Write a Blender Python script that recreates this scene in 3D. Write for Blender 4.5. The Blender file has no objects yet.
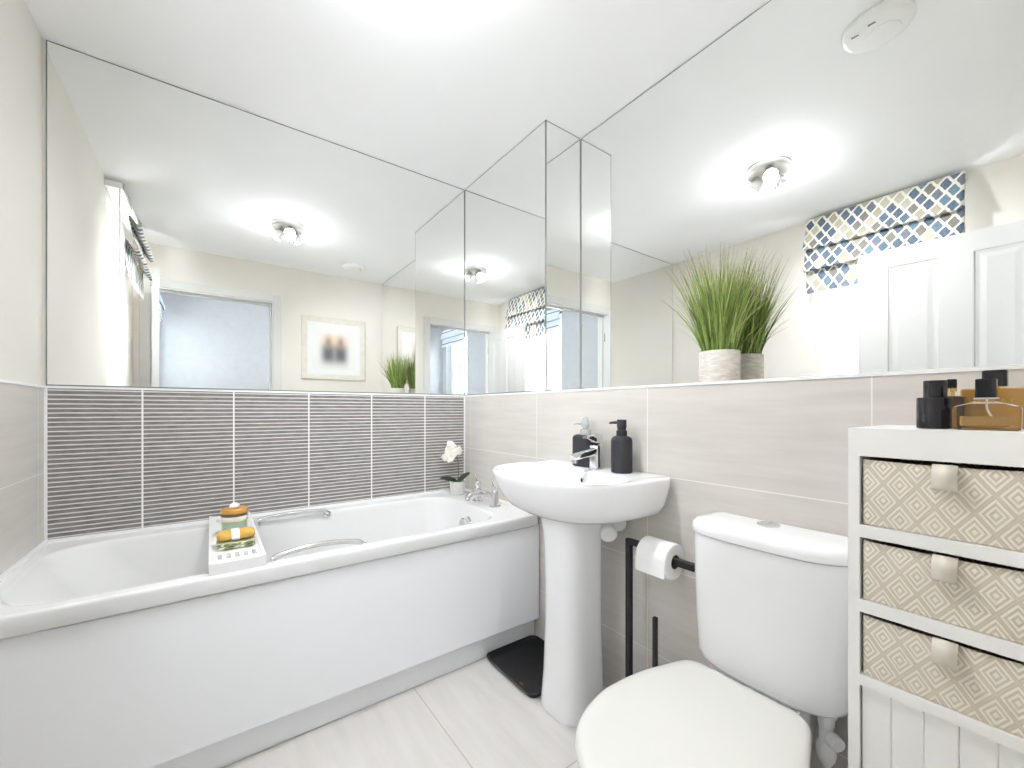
import bpy, bmesh, math, random
from math import sin, cos, pi, radians
from mathutils import Vector, Matrix
random.seed(7)
S = bpy.context.scene
COL = S.collection

# ------------------------------------------------------------------ camera
cam = bpy.data.cameras.new('camera')
cam.sensor_width = 36.0
cam.lens = 413.15 / 1024 * 36
cam.shift_y = (409.77 - 384) / 1024
cam.clip_start = 0.02
co = bpy.data.objects.new('camera', cam)
COL.objects.link(co)
EYE = Vector((2.158, -1.226, 1.06))
co.location = EYE
co.rotation_euler = (radians(90), 0, radians(90 - 36.134))
S.camera = co

# ------------------------------------------------------------------ world, exposure
w = bpy.data.worlds.new('sky')
S.world = w
w.use_nodes = True
wn = w.node_tree
wn.nodes.clear()
wo = wn.nodes.new('ShaderNodeOutputWorld')
wb = wn.nodes.new('ShaderNodeBackground')
wb.inputs['Color'].default_value = (0.95, 0.975, 1.0, 1)
wb.inputs['Strength'].default_value = 9.8
wn.links.new(wb.outputs[0], wo.inputs[0])
S.view_settings.view_transform = 'Standard'
S.view_settings.look = 'None'
S.view_settings.gamma = 1
S.view_settings.use_curve_mapping = False
S.view_settings.exposure = 1.62
cy = S.cycles
cy.max_bounces = 16
cy.diffuse_bounces = 7
cy.glossy_bounces = 12
cy.transmission_bounces = 10
cy.transparent_max_bounces = 16
cy.sample_clamp_indirect = 4.0
cy.blur_glossy = 0.5
cy.use_denoising = True


def portal(name, loc, rot, sx, sy):
    l = bpy.data.lights.new(name, 'AREA')
    l.shape = 'RECTANGLE'
    l.size = sx
    l.size_y = sy
    l.cycles.is_portal = True
    o = bpy.data.objects.new(name, l)
    COL.objects.link(o)
    o.location = loc
    o.rotation_euler = rot


LAMP_POWER = 15.8
GLOW_POWER = 0.45
CEIL = 2.375
LEDGE = 1.145
W = 1.70       # back wall length
L = 2.149      # to the door wall
D = 0.223      # recess of the mirror above the ledge
CW = 0.738     # boxed corner width


# ------------------------------------------------------------------ materials
def M_new(name):
    m = bpy.data.materials.new(name)
    m.use_nodes = True
    nt = m.node_tree
    b = nt.nodes['Principled BSDF']
    return m, nt, b


def srgb(r, g, b):
    def f(c):
        c /= 255.0
        return c / 12.92 if c <= 0.04045 else ((c + 0.055) / 1.055) ** 2.4
    return (f(r), f(g), f(b), 1)


def mat(name, col, rough=0.5, metal=0.0, noise=0.0, nscale=20, bump=0.0, bscale=200, spec=0.5, trans=0.0, ior=1.45, sub=0.0):
    m, nt, b = M_new(name)
    b.inputs['Base Color'].default_value = col
    b.inputs['Roughness'].default_value = rough
    b.inputs['Metallic'].default_value = metal
    b.inputs['Specular IOR Level'].default_value = spec
    b.inputs['Transmission Weight'].default_value = trans
    b.inputs['IOR'].default_value = ior
    if noise:
        tc = nt.nodes.new('ShaderNodeTexCoord')
        n = nt.nodes.new('ShaderNodeTexNoise')
        n.inputs['Scale'].default_value = nscale
        n.inputs['Detail'].default_value = 5
        nt.links.new(tc.outputs['Object'], n.inputs['Vector'])
        r = nt.nodes.new('ShaderNodeValToRGB')
        r.color_ramp.elements[0].position = 0.3
        r.color_ramp.elements[1].position = 0.7
        lo = [max(0, c * (1 - noise)) for c in col[:3]]
        hi = [min(1, c * (1 + noise)) for c in col[:3]]
        r.color_ramp.elements[0].color = (*lo, 1)
        r.color_ramp.elements[1].color = (*hi, 1)
        nt.links.new(n.outputs['Fac'], r.inputs[0])
        nt.links.new(r.outputs[0], b.inputs['Base Color'])
    if bump:
        tc = nt.nodes.new('ShaderNodeTexCoord')
        n = nt.nodes.new('ShaderNodeTexNoise')
        n.inputs['Scale'].default_value = bscale
        nt.links.new(tc.outputs['Object'], n.inputs['Vector'])
        bp = nt.nodes.new('ShaderNodeBump')
        bp.inputs['Strength'].default_value = bump
        bp.inputs['Distance'].default_value = 0.004
        nt.links.new(n.outputs['Fac'], bp.inputs['Height'])
        nt.links.new(bp.outputs[0], b.inputs['Normal'])
    return m


class NB:
    """small helper to write node maths"""
    def __init__(s, nt):
        s.nt = nt

    def m(s, op, a, b=None, c=None):
        n = s.nt.nodes.new('ShaderNodeMath')
        n.operation = op
        for i, v in enumerate((a, b, c)):
            if v is None:
                continue
            if isinstance(v, (int, float)):
                n.inputs[i].default_value = v
            else:
                s.nt.links.new(v, n.inputs[i])
        return n.outputs[0]

    def pos(s):
        g = s.nt.nodes.new('ShaderNodeNewGeometry')
        x = s.nt.nodes.new('ShaderNodeSeparateXYZ')
        s.nt.links.new(g.outputs['Position'], x.inputs[0])
        return x.outputs[0], x.outputs[1], x.outputs[2]

    def line(s, c, off, pitch, width):
        """1 on grout lines at off + k*pitch"""
        t = s.m('DIVIDE', s.m('SUBTRACT', c, off), pitch)
        t = s.m('FRACT', s.m('ADD', t, 0.5))
        t = s.m('ABSOLUTE', s.m('SUBTRACT', t, 0.5))
        return s.m('LESS_THAN', t, width / pitch / 2)

    def vec(s, x, y, z):
        n = s.nt.nodes.new('ShaderNodeCombineXYZ')
        for i, v in enumerate((x, y, z)):
            if isinstance(v, (int, float)):
                n.inputs[i].default_value = v
            else:
                s.nt.links.new(v, n.inputs[i])
        return n.outputs[0]

    def noise(s, vec, scale=1, detail=4, rough=0.55):
        n = s.nt.nodes.new('ShaderNodeTexNoise')
        n.inputs['Scale'].default_value = scale
        n.inputs['Detail'].default_value = detail
        n.inputs['Roughness'].default_value = rough
        s.nt.links.new(vec, n.inputs['Vector'])
        return n.outputs['Fac']

    def ramp(s, fac, stops, interp='LINEAR'):
        r = s.nt.nodes.new('ShaderNodeValToRGB')
        r.color_ramp.interpolation = interp
        e = r.color_ramp.elements
        while len(e) < len(stops):
            e.new(0.5)
        for i, (p, c) in enumerate(stops):
            e[i].position = p
            e[i].color = c
        s.nt.links.new(fac, r.inputs[0])
        return r.outputs[0]

    def mix(s, fac, a, b):
        n = s.nt.nodes.new('ShaderNodeMix')
        n.data_type = 'RGBA'
        for i, v in ((0, fac), (6, a), (7, b)):
            if isinstance(v, (int, float, tuple)):
                n.inputs[i].default_value = v
            else:
                s.nt.links.new(v, n.inputs[i])
        return n.outputs[2]


def tile_mat(name, ca, cb, grout, ax, aoff, apitch, bx, boff, bpitch, gw, streak, rough=0.35):
    m, nt, b = M_new(name)
    nb = NB(nt)
    p = nb.pos()
    g = nb.m('MAXIMUM', nb.line(p[ax], aoff, apitch, gw), nb.line(p[bx], boff, bpitch, gw))
    sc = nb.vec(*[nb.m('MULTIPLY', p[i], streak[i]) for i in range(3)])
    n1 = nb.noise(sc, 1, 6, 0.6)
    n2 = nb.noise(nb.vec(*p), 2.2, 3)
    f = nb.m('ADD', nb.m('MULTIPLY', n1, 0.65), nb.m('MULTIPLY', n2, 0.35))
    c = nb.ramp(f, [(0.32, ca), (0.68, cb)])
    nt.links.new(nb.mix(g, c, grout), b.inputs['Base Color'])
    b.inputs['Roughness'].default_value = rough
    bp = nt.nodes.new('ShaderNodeBump')
    bp.inputs['Strength'].default_value = 0.25
    bp.inputs['Distance'].default_value = 0.0015
    nt.links.new(nb.m('SUBTRACT', 1.0, g), bp.inputs['Height'])
    nt.links.new(bp.outputs[0], b.inputs['Normal'])
    return m


TA, TB_ = srgb(198, 192, 186), srgb(216, 210, 204)
M_tile = tile_mat('stone_wall_tile', TA, TB_, srgb(232, 229, 224), 0, 0.0715, 0.6025, 2, 0.836, 0.3035, 0.0032, (3, 3, 34))
M_tile_l = tile_mat('stone_wall_tile_side', TA, TB_, srgb(232, 229, 224), 0, 0.066, 0.6025, 2, 0.838, 0.3035, 0.0032, (3, 3, 34))
M_floor = tile_mat('pale_floor_tile', srgb(210, 205, 199), srgb(225, 221, 217), srgb(188, 182, 176), 0, 1.2655, 0.6, 1, 0.0, 0.6, 0.004, (3, 22, 3), 0.4)


def stripe_mat():
    m, nt, b = M_new('ribbed_grey_tile')
    nb = NB(nt)
    x, y, z = nb.pos()
    t = nb.m('FRACT', nb.m('DIVIDE', nb.m('SUBTRACT', z, 0.600), 0.01652))
    line = nb.m('LESS_THAN', t, 0.27)
    vert = nb.line(y, -1.4405, 0.2965, 0.006)
    g = nb.m('MAXIMUM', line, vert)
    v = nb.vec(nb.m('MULTIPLY', x, 20), nb.m('MULTIPLY', y, 18), nb.m('MULTIPLY', z, 130))
    n = nb.noise(v, 1, 5, 0.7)
    c = nb.ramp(n, [(0.3, srgb(104, 98, 96)), (0.7, srgb(152, 146, 143))])
    n2 = nb.noise(v, 0.6, 4, 0.7)
    gl = nb.ramp(n2, [(0.3, srgb(202, 199, 197)), (0.7, srgb(236, 234, 232))])
    gc = nb.mix(vert, gl, srgb(238, 237, 235))
    nt.links.new(nb.mix(g, c, gc), b.inputs['Base Color'])
    b.inputs['Roughness'].default_value = 0.45
    bp = nt.nodes.new('ShaderNodeBump')
    bp.inputs['Strength'].default_value = 0.3
    bp.inputs['Distance'].default_value = 0.002
    nt.links.new(nb.m('SUBTRACT', 1.0, g), bp.inputs['Height'])
    nt.links.new(bp.outputs[0], b.inputs['Normal'])
    return m


M_stripe = stripe_mat()
M_ceil = mat('ceiling_paint', srgb(243, 243, 243), 0.9, noise=0.01, nscale=3)
M_paint = mat('cream_wall_paint', srgb(220, 215, 207), 0.8, noise=0.012, nscale=4)
M_paint_b = mat('pale_blue_wall_paint', srgb(172, 175, 177), 0.7, noise=0.035, nscale=14, bump=0.2, bscale=60)
M_gloss = mat('white_gloss_paint', srgb(208, 207, 204), 0.35, noise=0.008, nscale=6)
M_trim = mat('white_trim', srgb(240, 240, 240), 0.3, noise=0.008, nscale=6)
M_upvc = mat('white_upvc', srgb(242, 243, 245), 0.25, noise=0.008, nscale=6)
M_acry = mat('white_acrylic', srgb(230, 230, 229), 0.12, noise=0.006, nscale=5)
M_panel = mat('white_bath_panel', srgb(246, 247, 249), 0.3, noise=0.006, nscale=3)
M_cer = mat('white_ceramic', srgb(242, 242, 242), 0.08, noise=0.006, nscale=4)
M_seat = mat('white_seat_plastic', srgb(229, 227, 222), 0.2, noise=0.006, nscale=4)
M_chrome = mat('chrome', (0.78, 0.78, 0.79, 1), 0.07, 1.0, noise=0.04, nscale=3)
M_satin = mat('satin_nickel', (0.70, 0.69, 0.67, 1), 0.28, 1.0, noise=0.04, nscale=3)
M_black = mat('matt_black_metal', srgb(30, 30, 33), 0.5, noise=0.1, nscale=30)
M_blackp = mat('matt_black_stoneware', srgb(42, 42, 47), 0.55, noise=0.1, nscale=30)
M_blackg = mat('gloss_black_plastic', srgb(22, 21, 26), 0.15, noise=0.1, nscale=30)
M_blackt = mat('black_tray_plastic', srgb(30, 31, 33), 0.3, noise=0.1, nscale=30)
M_orange = mat('orange_print', srgb(215, 110, 60), 0.5, noise=0.05)
M_whitep = mat('white_plastic', srgb(236, 236, 234), 0.35, noise=0.01, nscale=10)
M_slot = mat('grey_mark_plastic', srgb(128, 128, 130), 0.7, noise=0.03)  # plain grey of the small marks on the smoke alarm
M_gold = mat('gold_metal', (0.85, 0.62, 0.25, 1), 0.2, 1.0, noise=0.04)
M_mirror = mat('mirror_silver', (0.955, 0.965, 0.955, 1), 0.0, 1.0, noise=0.001, nscale=1)
M_medge = mat('mirror_glass_edge', srgb(132, 142, 138), 0.25, noise=0.05, nscale=8)
M_cab = mat('white_painted_wood', srgb(246, 245, 243), 0.4, noise=0.01, nscale=8)
M_dark = mat('dark_cavity', srgb(70, 62, 55), 0.9, noise=0.1)
M_tab = mat('cream_leather_tab', srgb(222, 215, 203), 0.6, noise=0.04, nscale=60)
M_pot = None
M_leaf = mat('orchid_leaf', srgb(52, 66, 42), 0.35, noise=0.2, nscale=30)
M_petal = mat('orchid_petal', srgb(236, 231, 222), 0.5, noise=0.02, nscale=40)
M_stem = mat('orchid_stem', srgb(92, 104, 62), 0.5, noise=0.15, nscale=40)
M_opot = mat('orchid_pot_cement', srgb(206, 205, 202), 0.7, noise=0.06, nscale=80, bump=0.2)
M_soil = mat('potting_moss', srgb(70, 62, 44), 0.95, noise=0.3, nscale=90, bump=0.6)
M_paper = mat('tissue_paper', srgb(243, 242, 240), 0.85, noise=0.012, nscale=50, bump=0.15, bscale=300)
M_card = mat('cardboard', srgb(110, 92, 76), 0.9, noise=0.08, nscale=50)
M_wood = mat('amber_wood', srgb(196, 146, 74), 0.45, noise=0.18, nscale=14)
M_wax = mat('pale_green_wax', srgb(190, 205, 186), 0.5, noise=0.03, nscale=10)
M_label = mat('cream_paper_label', srgb(232, 222, 208), 0.7, noise=0.04, nscale=30)
M_mustard = mat('mustard_cloth', srgb(198, 158, 78), 0.9, noise=0.15, nscale=40, bump=0.4)
M_carpet = mat('beige_carpet', srgb(190, 182, 170), 0.95, noise=0.1, nscale=200, bump=0.5)


def green_cloth():
    m, nt, b = M_new('green_woven_cloth')
    nb = NB(nt)
    tc = nt.nodes.new('ShaderNodeTexCoord')
    wv = nt.nodes.new('ShaderNodeTexWave')
    wv.inputs['Scale'].default_value = 26
    wv.inputs['Distortion'].default_value = 9
    wv.inputs['Detail'].default_value = 2
    nt.links.new(tc.outputs['Object'], wv.inputs['Vector'])
    c = nb.ramp(wv.outputs['Fac'], [(0.25, srgb(112, 124, 88)), (0.6, srgb(168, 172, 134)), (0.85, srgb(216, 214, 190))])
    nt.links.new(c, b.inputs['Base Color'])
    b.inputs['Roughness'].default_value = 0.9
    return m


M_green = green_cloth()


def thin_glass(name, tint, refl=0.08):
    """clear pane: mostly passes light straight through, a little mirror on top"""
    m, nt, b = M_new(name)
    nt.nodes.remove(b)
    o = nt.nodes['Material Output']
    t = nt.nodes.new('ShaderNodeBsdfTransparent')
    t.inputs[0].default_value = tint
    g = nt.nodes.new('ShaderNodeBsdfGlossy')
    g.inputs['Roughness'].default_value = 0.02
    lw = nt.nodes.new('ShaderNodeLayerWeight')
    lw.inputs[0].default_value = 0.5
    nb = NB(nt)
    fac = nb.m('ADD', nb.m('MULTIPLY', nb.m('POWER', lw.outputs['Facing'], 4.0), 0.6), 0.035)
    mx = nt.nodes.new('ShaderNodeMixShader')
    nt.links.new(fac, mx.inputs[0])
    nt.links.new(t.outputs[0], mx.inputs[1])
    nt.links.new(g.outputs[0], mx.inputs[2])
    nt.links.new(mx.outputs[0], o.inputs[0])
    return m


M_pane = thin_glass('window_glass', (0.97, 0.98, 1, 1))
M_bottle = mat('clear_bottle_glass', (.97, .97, .95, 1), 0.02, noise=0.001, trans=1.0, ior=1.32)
M_jar = thin_glass('clear_jar_glass', (0.96, 0.97, 0.95, 1))
M_clear = thin_glass('clear_pump_plastic', (0.85, 0.86, 0.87, 1))
M_clearp = mat('frosted_clear_plastic', srgb(226, 230, 230), 0.25, noise=0.02, trans=0.5, ior=1.3)
M_amber = mat('amber_perfume', srgb(224, 186, 120), 0.1, trans=0.5, ior=1.33)
M_ambergl = mat('amber_brown_glass', srgb(190, 145, 76), 0.08, noise=0.12, nscale=12, trans=0.3)
M_brown = mat('smoky_brown_glass', srgb(92, 74, 60), 0.1, noise=0.1, nscale=12, trans=0.2)


def emis(name, col, st):
    m, nt, b = M_new(name)
    b.inputs['Base Color'].default_value = col
    b.inputs['Emission Color'].default_value = col
    b.inputs['Emission Strength'].default_value = st
    return m


M_bulb = emis('lit_bulb', (1, 0.97, 0.92, 1), 14)


def trellis_mat():
    m, nt, b = M_new('blue_trellis_fabric')
    nb = NB(nt)
    uv = nt.nodes.new('ShaderNodeUVMap')
    sx = nt.nodes.new('ShaderNodeSeparateXYZ')
    nt.links.new(uv.outputs[0], sx.inputs[0])
    u = nb.m('DIVIDE', sx.outputs[0], 0.064)
    v = nb.m('DIVIDE', sx.outputs[1], 0.100)
    # gentle ogee bend
    u2 = nb.m('ADD', u, nb.m('MULTIPLY', nb.m('SINE', nb.m('MULTIPLY', v, 4 * pi)), 0.035))
    a = nb.m('ADD', u2, v)
    c = nb.m('SUBTRACT', u2, v)
    fa = nb.m('ABSOLUTE', nb.m('SUBTRACT', nb.m('FRACT', a), 0.5))
    fc = nb.m('ABSOLUTE', nb.m('SUBTRACT', nb.m('FRACT', c), 0.5))
    pn = nb.m('ADD', nb.m('POWER', fa, 6.0), nb.m('POWER', fc, 6.0))
    border = nb.m('GREATER_THAN', pn, 0.395 ** 6.0)
    wn_ = nt.nodes.new('ShaderNodeTexWhiteNoise')
    wn_.noise_dimensions = '2D'
    nt.links.new(nb.vec(nb.m('FLOOR', a), nb.m('FLOOR', c), 0), wn_.inputs['Vector'])
    cols = [(0.0, srgb(78, 100, 126)), (0.18, srgb(122, 118, 112)), (0.32, srgb(92, 124, 146)), (0.48, srgb(176, 168, 146)),
            (0.6, srgb(104, 112, 132)), (0.72, srgb(64, 88, 112)), (0.86, srgb(196, 190, 172))]
    col = nb.ramp(wn_.outputs['Value'], cols, 'CONSTANT')
    tex = nb.noise(nb.vec(sx.outputs[0], sx.outputs[1], 0), 90, 4)
    col = nb.mix(nb.m('MULTIPLY', nb.m('SUBTRACT', tex, 0.3), 0.5), col, srgb(205, 205, 198))
    nt.links.new(nb.mix(border, col, srgb(240, 237, 226)), b.inputs['Base Color'])
    b.inputs['Roughness'].default_value = 0.85
    return m


M_trellis = trellis_mat()


def basket_mat():
    m, nt, b = M_new('woven_diamond_fabric')
    nb = NB(nt)
    x, y, z = nb.pos()
    u = nb.m('DIVIDE', x, 0.043)
    v = nb.m('DIVIDE', z, 0.060)
    a = nb.m('ADD', u, v)
    c = nb.m('SUBTRACT', u, v)
    fa = nb.m('ABSOLUTE', nb.m('SUBTRACT', nb.m('FRACT', a), 0.5))
    fc = nb.m('ABSOLUTE', nb.m('SUBTRACT', nb.m('FRACT', c), 0.5))
    d = nb.m('MAXIMUM', fa, fc)
    band = nb.m('SINE', nb.m('MULTIPLY', d, 2 * pi * 6.0))
    n = nb.noise(nb.vec(x, y, z), 500, 2)
    f = nb.m('ADD', nb.m('MULTIPLY', band, 0.5), nb.m('ADD', nb.m('MULTIPLY', n, 0.5), 0.25))
    col = nb.ramp(f, [(0.25, srgb(205, 194, 178)), (0.75, srgb(234, 227, 215))])
    nt.links.new(col, b.inputs['Base Color'])
    b.inputs['Roughness'].default_value = 0.9
    bp = nt.nodes.new('ShaderNodeBump')
    bp.inputs['Strength'].default_value = 0.4
    bp.inputs['Distance'].default_value = 0.001
    nt.links.new(f, bp.inputs['Height'])
    nt.links.new(bp.outputs[0], b.inputs['Normal'])
    return m


M_basket = basket_mat()


def pot_mat():
    m, nt, b = M_new('whitewashed_pot')
    nb = NB(nt)
    x, y, z = nb.pos()
    n = nb.noise(nb.vec(nb.m('MULTIPLY', x, 30), nb.m('MULTIPLY', y, 30), nb.m('MULTIPLY', z, 160)), 1, 5, 0.7)
    nt.links.new(nb.ramp(n, [(0.35, srgb(196, 188, 178)), (0.65, srgb(226, 222, 215))]), b.inputs['Base Color'])
    b.inputs['Roughness'].default_value = 0.85
    bp = nt.nodes.new('ShaderNodeBump')
    bp.inputs['Strength'].default_value = 0.3
    bp.inputs['Distance'].default_value = 0.002
    nt.links.new(n, bp.inputs['Height'])
    nt.links.new(bp.outputs[0], b.inputs['Normal'])
    return m


M_pot = pot_mat()


def grass_mat():
    m, nt, b = M_new('grass_blade')
    nb = NB(nt)
    at = nt.nodes.new('ShaderNodeUVMap')
    sx = nt.nodes.new('ShaderNodeSeparateXYZ')
    nt.links.new(at.outputs[0], sx.inputs[0])
    base = nb.ramp(sx.outputs[0], [(0.0, srgb(84, 112, 44)), (0.5, srgb(128, 156, 70)), (1.0, srgb(182, 194, 112))])
    tip = nb.ramp(sx.outputs[1], [(0.0, (0, 0, 0, 1)), (0.75, (0.05, 0.05, 0.05, 1)), (1.0, (0.7, 0.7, 0.7, 1))])
    nt.links.new(nb.mix(tip, base, srgb(168, 150, 116)), b.inputs['Base Color'])
    b.inputs['Roughness'].default_value = 0.5
    return m


M_grass = grass_mat()


def art_mat():
    """soft focus print: two dark figures with pale tops on white card"""
    m, nt, b = M_new('soft_portrait_print')
    nb = NB(nt)
    uv = nt.nodes.new('ShaderNodeUVMap')
    sx = nt.nodes.new('ShaderNodeSeparateXYZ')
    nt.links.new(uv.outputs[0], sx.inputs[0])
    u, v = sx.outputs[0], sx.outputs[1]

    def blob(cu, cv, su, sv, p=2.0):
        a = nb.m('POWER', nb.m('ABSOLUTE', nb.m('DIVIDE', nb.m('SUBTRACT', u, cu), su)), p)
        c = nb.m('POWER', nb.m('ABSOLUTE', nb.m('DIVIDE', nb.m('SUBTRACT', v, cv), sv)), p)
        return nb.m('EXPONENT', nb.m('MULTIPLY', nb.m('ADD', a, c), -1.0))
    col = srgb(220, 220, 217)
    col = nb.mix(nb.m('MULTIPLY', blob(0.5, 0.66, 0.31, 0.19, 4), 0.85), col, srgb(222, 194, 168))
    for cu in (0.36, 0.64):
        col = nb.mix(nb.m('MULTIPLY', blob(cu, 0.37, 0.165, 0.24, 3), 0.97), col, srgb(92, 92, 96))
        col = nb.mix(nb.m('MULTIPLY', blob(cu, 0.66, 0.08, 0.14), 0.65), col, srgb(112, 98, 88))
    nt.links.new(col, b.inputs['Base Color'])
    b.inputs['Roughness'].default_value = 0.6
    return m


M_art = art_mat()
M_mat = mat('white_mount_card', srgb(222, 223, 221), 0.8, noise=0.01)
M_frame = mat('pale_silver_frame', srgb(213, 208, 198), 0.35, noise=0.05, nscale=20)


# ------------------------------------------------------------------ geometry helpers
def box(bm, x0, x1, y0, y1, z0, z1, mi=0):
    v = [bm.verts.new(p) for p in ((x0, y0, z0), (x1, y0, z0), (x1, y1, z0), (x0, y1, z0), (x0, y0, z1), (x1, y0, z1), (x1, y1, z1), (x0, y1, z1))]
    fs = []
    for q in ((3, 2, 1, 0), (4, 5, 6, 7), (0, 1, 5, 4), (1, 2, 6, 5), (2, 3, 7, 6), (3, 0, 4, 7)):
        f = bm.faces.new([v[i] for i in q])
        f.material_index = mi
        fs.append(f)
    return v, fs


def loft(bm, rings, cap0=True, cap1=True, closed=True, mi=0):
    vs = [[bm.verts.new(p) for p in r] for r in rings]
    n = len(vs[0])
    for a, b in zip(vs, vs[1:]):
        for i in range(n if closed else n - 1):
            j = (i + 1) % n
            f = bm.faces.new((a[i], a[j], b[j], b[i]))
            f.material_index = mi
    if cap0:
        bm.faces.new(list(reversed(vs[0]))).material_index = mi
    if cap1:
        bm.faces.new(vs[-1]).material_index = mi
    return vs


def lathe(bm, prof, cx=0, cy=0, n=40, cap0=True, cap1=True, mi=0):
    rings = [[(cx + r * cos(2 * pi * i / n), cy + r * sin(2 * pi * i / n), z) for i in range(n)] for r, z in prof]
    return loft(bm, rings, cap0, cap1, mi=mi)


def frame_of(d):
    d = Vector(d).normalized()
    up = Vector((0, 0, 1)) if abs(d.z) < 0.9 else Vector((1, 0, 0))
    a = d.cross(up).normalized()
    return a, d.cross(a).normalized()


def lathe_dir(bm, prof, origin, d, n=32, cap0=True, cap1=True, mi=0):
    """profile of (radius, distance along d)"""
    a, b = frame_of(d)
    d = Vector(d).normalized()
    o = Vector(origin)
    rings = [[o + d * t + a * (r * cos(2 * pi * i / n)) - b * (r * sin(2 * pi * i / n)) for i in range(n)] for r, t in prof]
    return loft(bm, rings, cap0, cap1, mi=mi)


def tube(bm, pts, r, n=12, mi=0, flat=1.0):
    pts = [Vector(p) for p in pts]
    rings = []
    a_prev = None
    for i, p in enumerate(pts):
        d = (pts[min(i + 1, len(pts) - 1)] - pts[max(i - 1, 0)]).normalized()
        if a_prev is None:
            a, b = frame_of(d)
        else:
            a = (a_prev - d * a_prev.dot(d)).normalized()
            b = d.cross(a)
        a_prev = a
        rr = r[i] if isinstance(r, (list, tuple)) else r
        rings.append([p + a * (rr * cos(2 * pi * k / n)) + b * (rr * flat * sin(2 * pi * k / n)) for k in range(n)])
    return loft(bm, rings, mi=mi)


def smooth_pts(pts, n=6, closed=False):
    P = [Vector(p) for p in pts]
    out = []
    m = len(P)
    rng = range(m if closed else m - 1)
    for i in rng:
        if closed:
            p0, p1, p2, p3 = P[(i - 1) % m], P[i], P[(i + 1) % m], P[(i + 2) % m]
        else:
            p0, p1, p2, p3 = P[max(i - 1, 0)], P[i], P[i + 1], P[min(i + 2, m - 1)]
        for k in range(n):
            t = k / n
            out.append(0.5 * ((2 * p1) + (p2 - p0) * t + (2 * p0 - 5 * p1 + 4 * p2 - p3) * t * t + (3 * p1 - p0 - 3 * p2 + p3) * t ** 3))
    if not closed:
        out.append(P[-1])
    return out


def rrect(x0, x1, y0, y1, z, r, k=8, m=8):
    """rounded rectangle ring, fixed point count"""
    r = min(r, (x1 - x0) / 2 - 1e-4, (y1 - y0) / 2 - 1e-4)
    out = []
    corners = [((x1 - r, y1 - r), 0), ((x0 + r, y1 - r), 90), ((x0 + r, y0 + r), 180), ((x1 - r, y0 + r), 270)]
    for ci, ((cx, cy_), a0) in enumerate(corners):
        for i in range(k + 1):
            a = radians(a0 + 90 * i / k)
            out.append((cx + r * cos(a), cy_ + r * sin(a), z))
        nx = corners[(ci + 1) % 4]
        a = radians(nx[1])
        p = out[-1]
        q = (nx[0][0] + r * cos(a), nx[0][1] + r * sin(a), z)
        for i in range(1, m):
            t = i / m
            out.append((p[0] + (q[0] - p[0]) * t, p[1] + (q[1] - p[1]) * t, z))
    return out


def sring(cx, cy_, a, bf, bb, z, nf=2.4, nbk=8, N=72):
    """superellipse ring: bf depth towards the room (-y), bb towards the wall (+y)"""
    out = []
    for i in range(N):
        t = 2 * pi * i / N
        c, s = cos(t), sin(t)
        n = nbk if s > 0 else nf
        b = bb if s > 0 else bf
        out.append((cx + a * math.copysign(abs(c) ** (2 / n), c), cy_ + b * math.copysign(abs(s) ** (2 / n), s), z))
    return out


def obj(name, bm, mats, parent=None, smooth=True, angle=38, bevel=0, seg=2, sub=0, recalc=True):
    if recalc:
        bmesh.ops.recalc_face_normals(bm, faces=bm.faces)
    me = bpy.data.meshes.new(name)
    if parent is not None:
        off = world_loc(parent)
        bmesh.ops.translate(bm, verts=bm.verts, vec=-off)
    bm.to_mesh(me)
    bm.free()
    for m in (mats if isinstance(mats, (list, tuple)) else [mats]):
        me.materials.append(m)
    if smooth:
        me.shade_smooth()
        me.set_sharp_from_angle(angle=radians(angle))
    o = bpy.data.objects.new(name, me)
    COL.objects.link(o)
    if parent is not None:
        o.parent = parent
    if bevel:
        md = o.modifiers.new('bevel', 'BEVEL')
        md.width = bevel
        md.segments = seg
        md.limit_method = 'ANGLE'
        md.angle_limit = radians(40)
        md.harden_normals = False
    if sub:
        md = o.modifiers.new('subdivision', 'SUBSURF')
        md.levels = sub
        md.render_levels = sub
    return o


def world_loc(o):
    v = Vector((0, 0, 0))
    while o is not None:
        v += Vector(o.location)
        o = o.parent
    return v


def thing(name, label, cat, loc, group=None):
    o = bpy.data.objects.new(name, None)
    o.empty_display_size = 0.05
    COL.objects.link(o)
    o.location = loc
    o['label'] = label
    o['category'] = cat
    if group:
        o['group'] = group
    return o


def tag(o, label, cat, group=None):
    o['label'] = label
    o['category'] = cat
    if group:
        o['group'] = group
    return o


def struct(name, bm, mats, label, cat, parent=None, **k):
    o = obj(name, bm, mats, parent, **k)
    if parent is None:
        o['kind'] = 'structure'
        o['label'] = label
        o['category'] = cat
    return o


B = bmesh.new

# ================================================================== ROOM SHELL
RB = 2.27      # outer face of the door wall, bedroom starts here
BX1, BY1 = 3.68, 1.5
# floor
bm = B(); box(bm, -0.15, RB, -1.85, 0.35, -0.1, 0)
struct('floor', bm, M_floor, 'pale grey-beige stone-look floor tiles of the bathroom', 'floor', smooth=False)
bm = B(); box(bm, RB, BX1 + .15, -1.9, BY1 + .15, -0.1, 0.0)
struct('floor_bedroom', bm, M_carpet, 'beige carpet of the room beyond the doorway', 'floor', smooth=False)
bm = B(); box(bm, -0.15, RB, -1.85, 0.35, CEIL, CEIL + 0.1)
struct('ceiling', bm, M_ceil, 'plain white bathroom ceiling', 'ceiling', smooth=False)
bm = B(); box(bm, RB, BX1 + .15, -1.9, BY1 + .15, CEIL, CEIL + 0.1)
struct('ceiling_bedroom', bm, M_ceil, 'plain white ceiling of the room beyond the doorway', 'ceiling', smooth=False)
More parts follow.
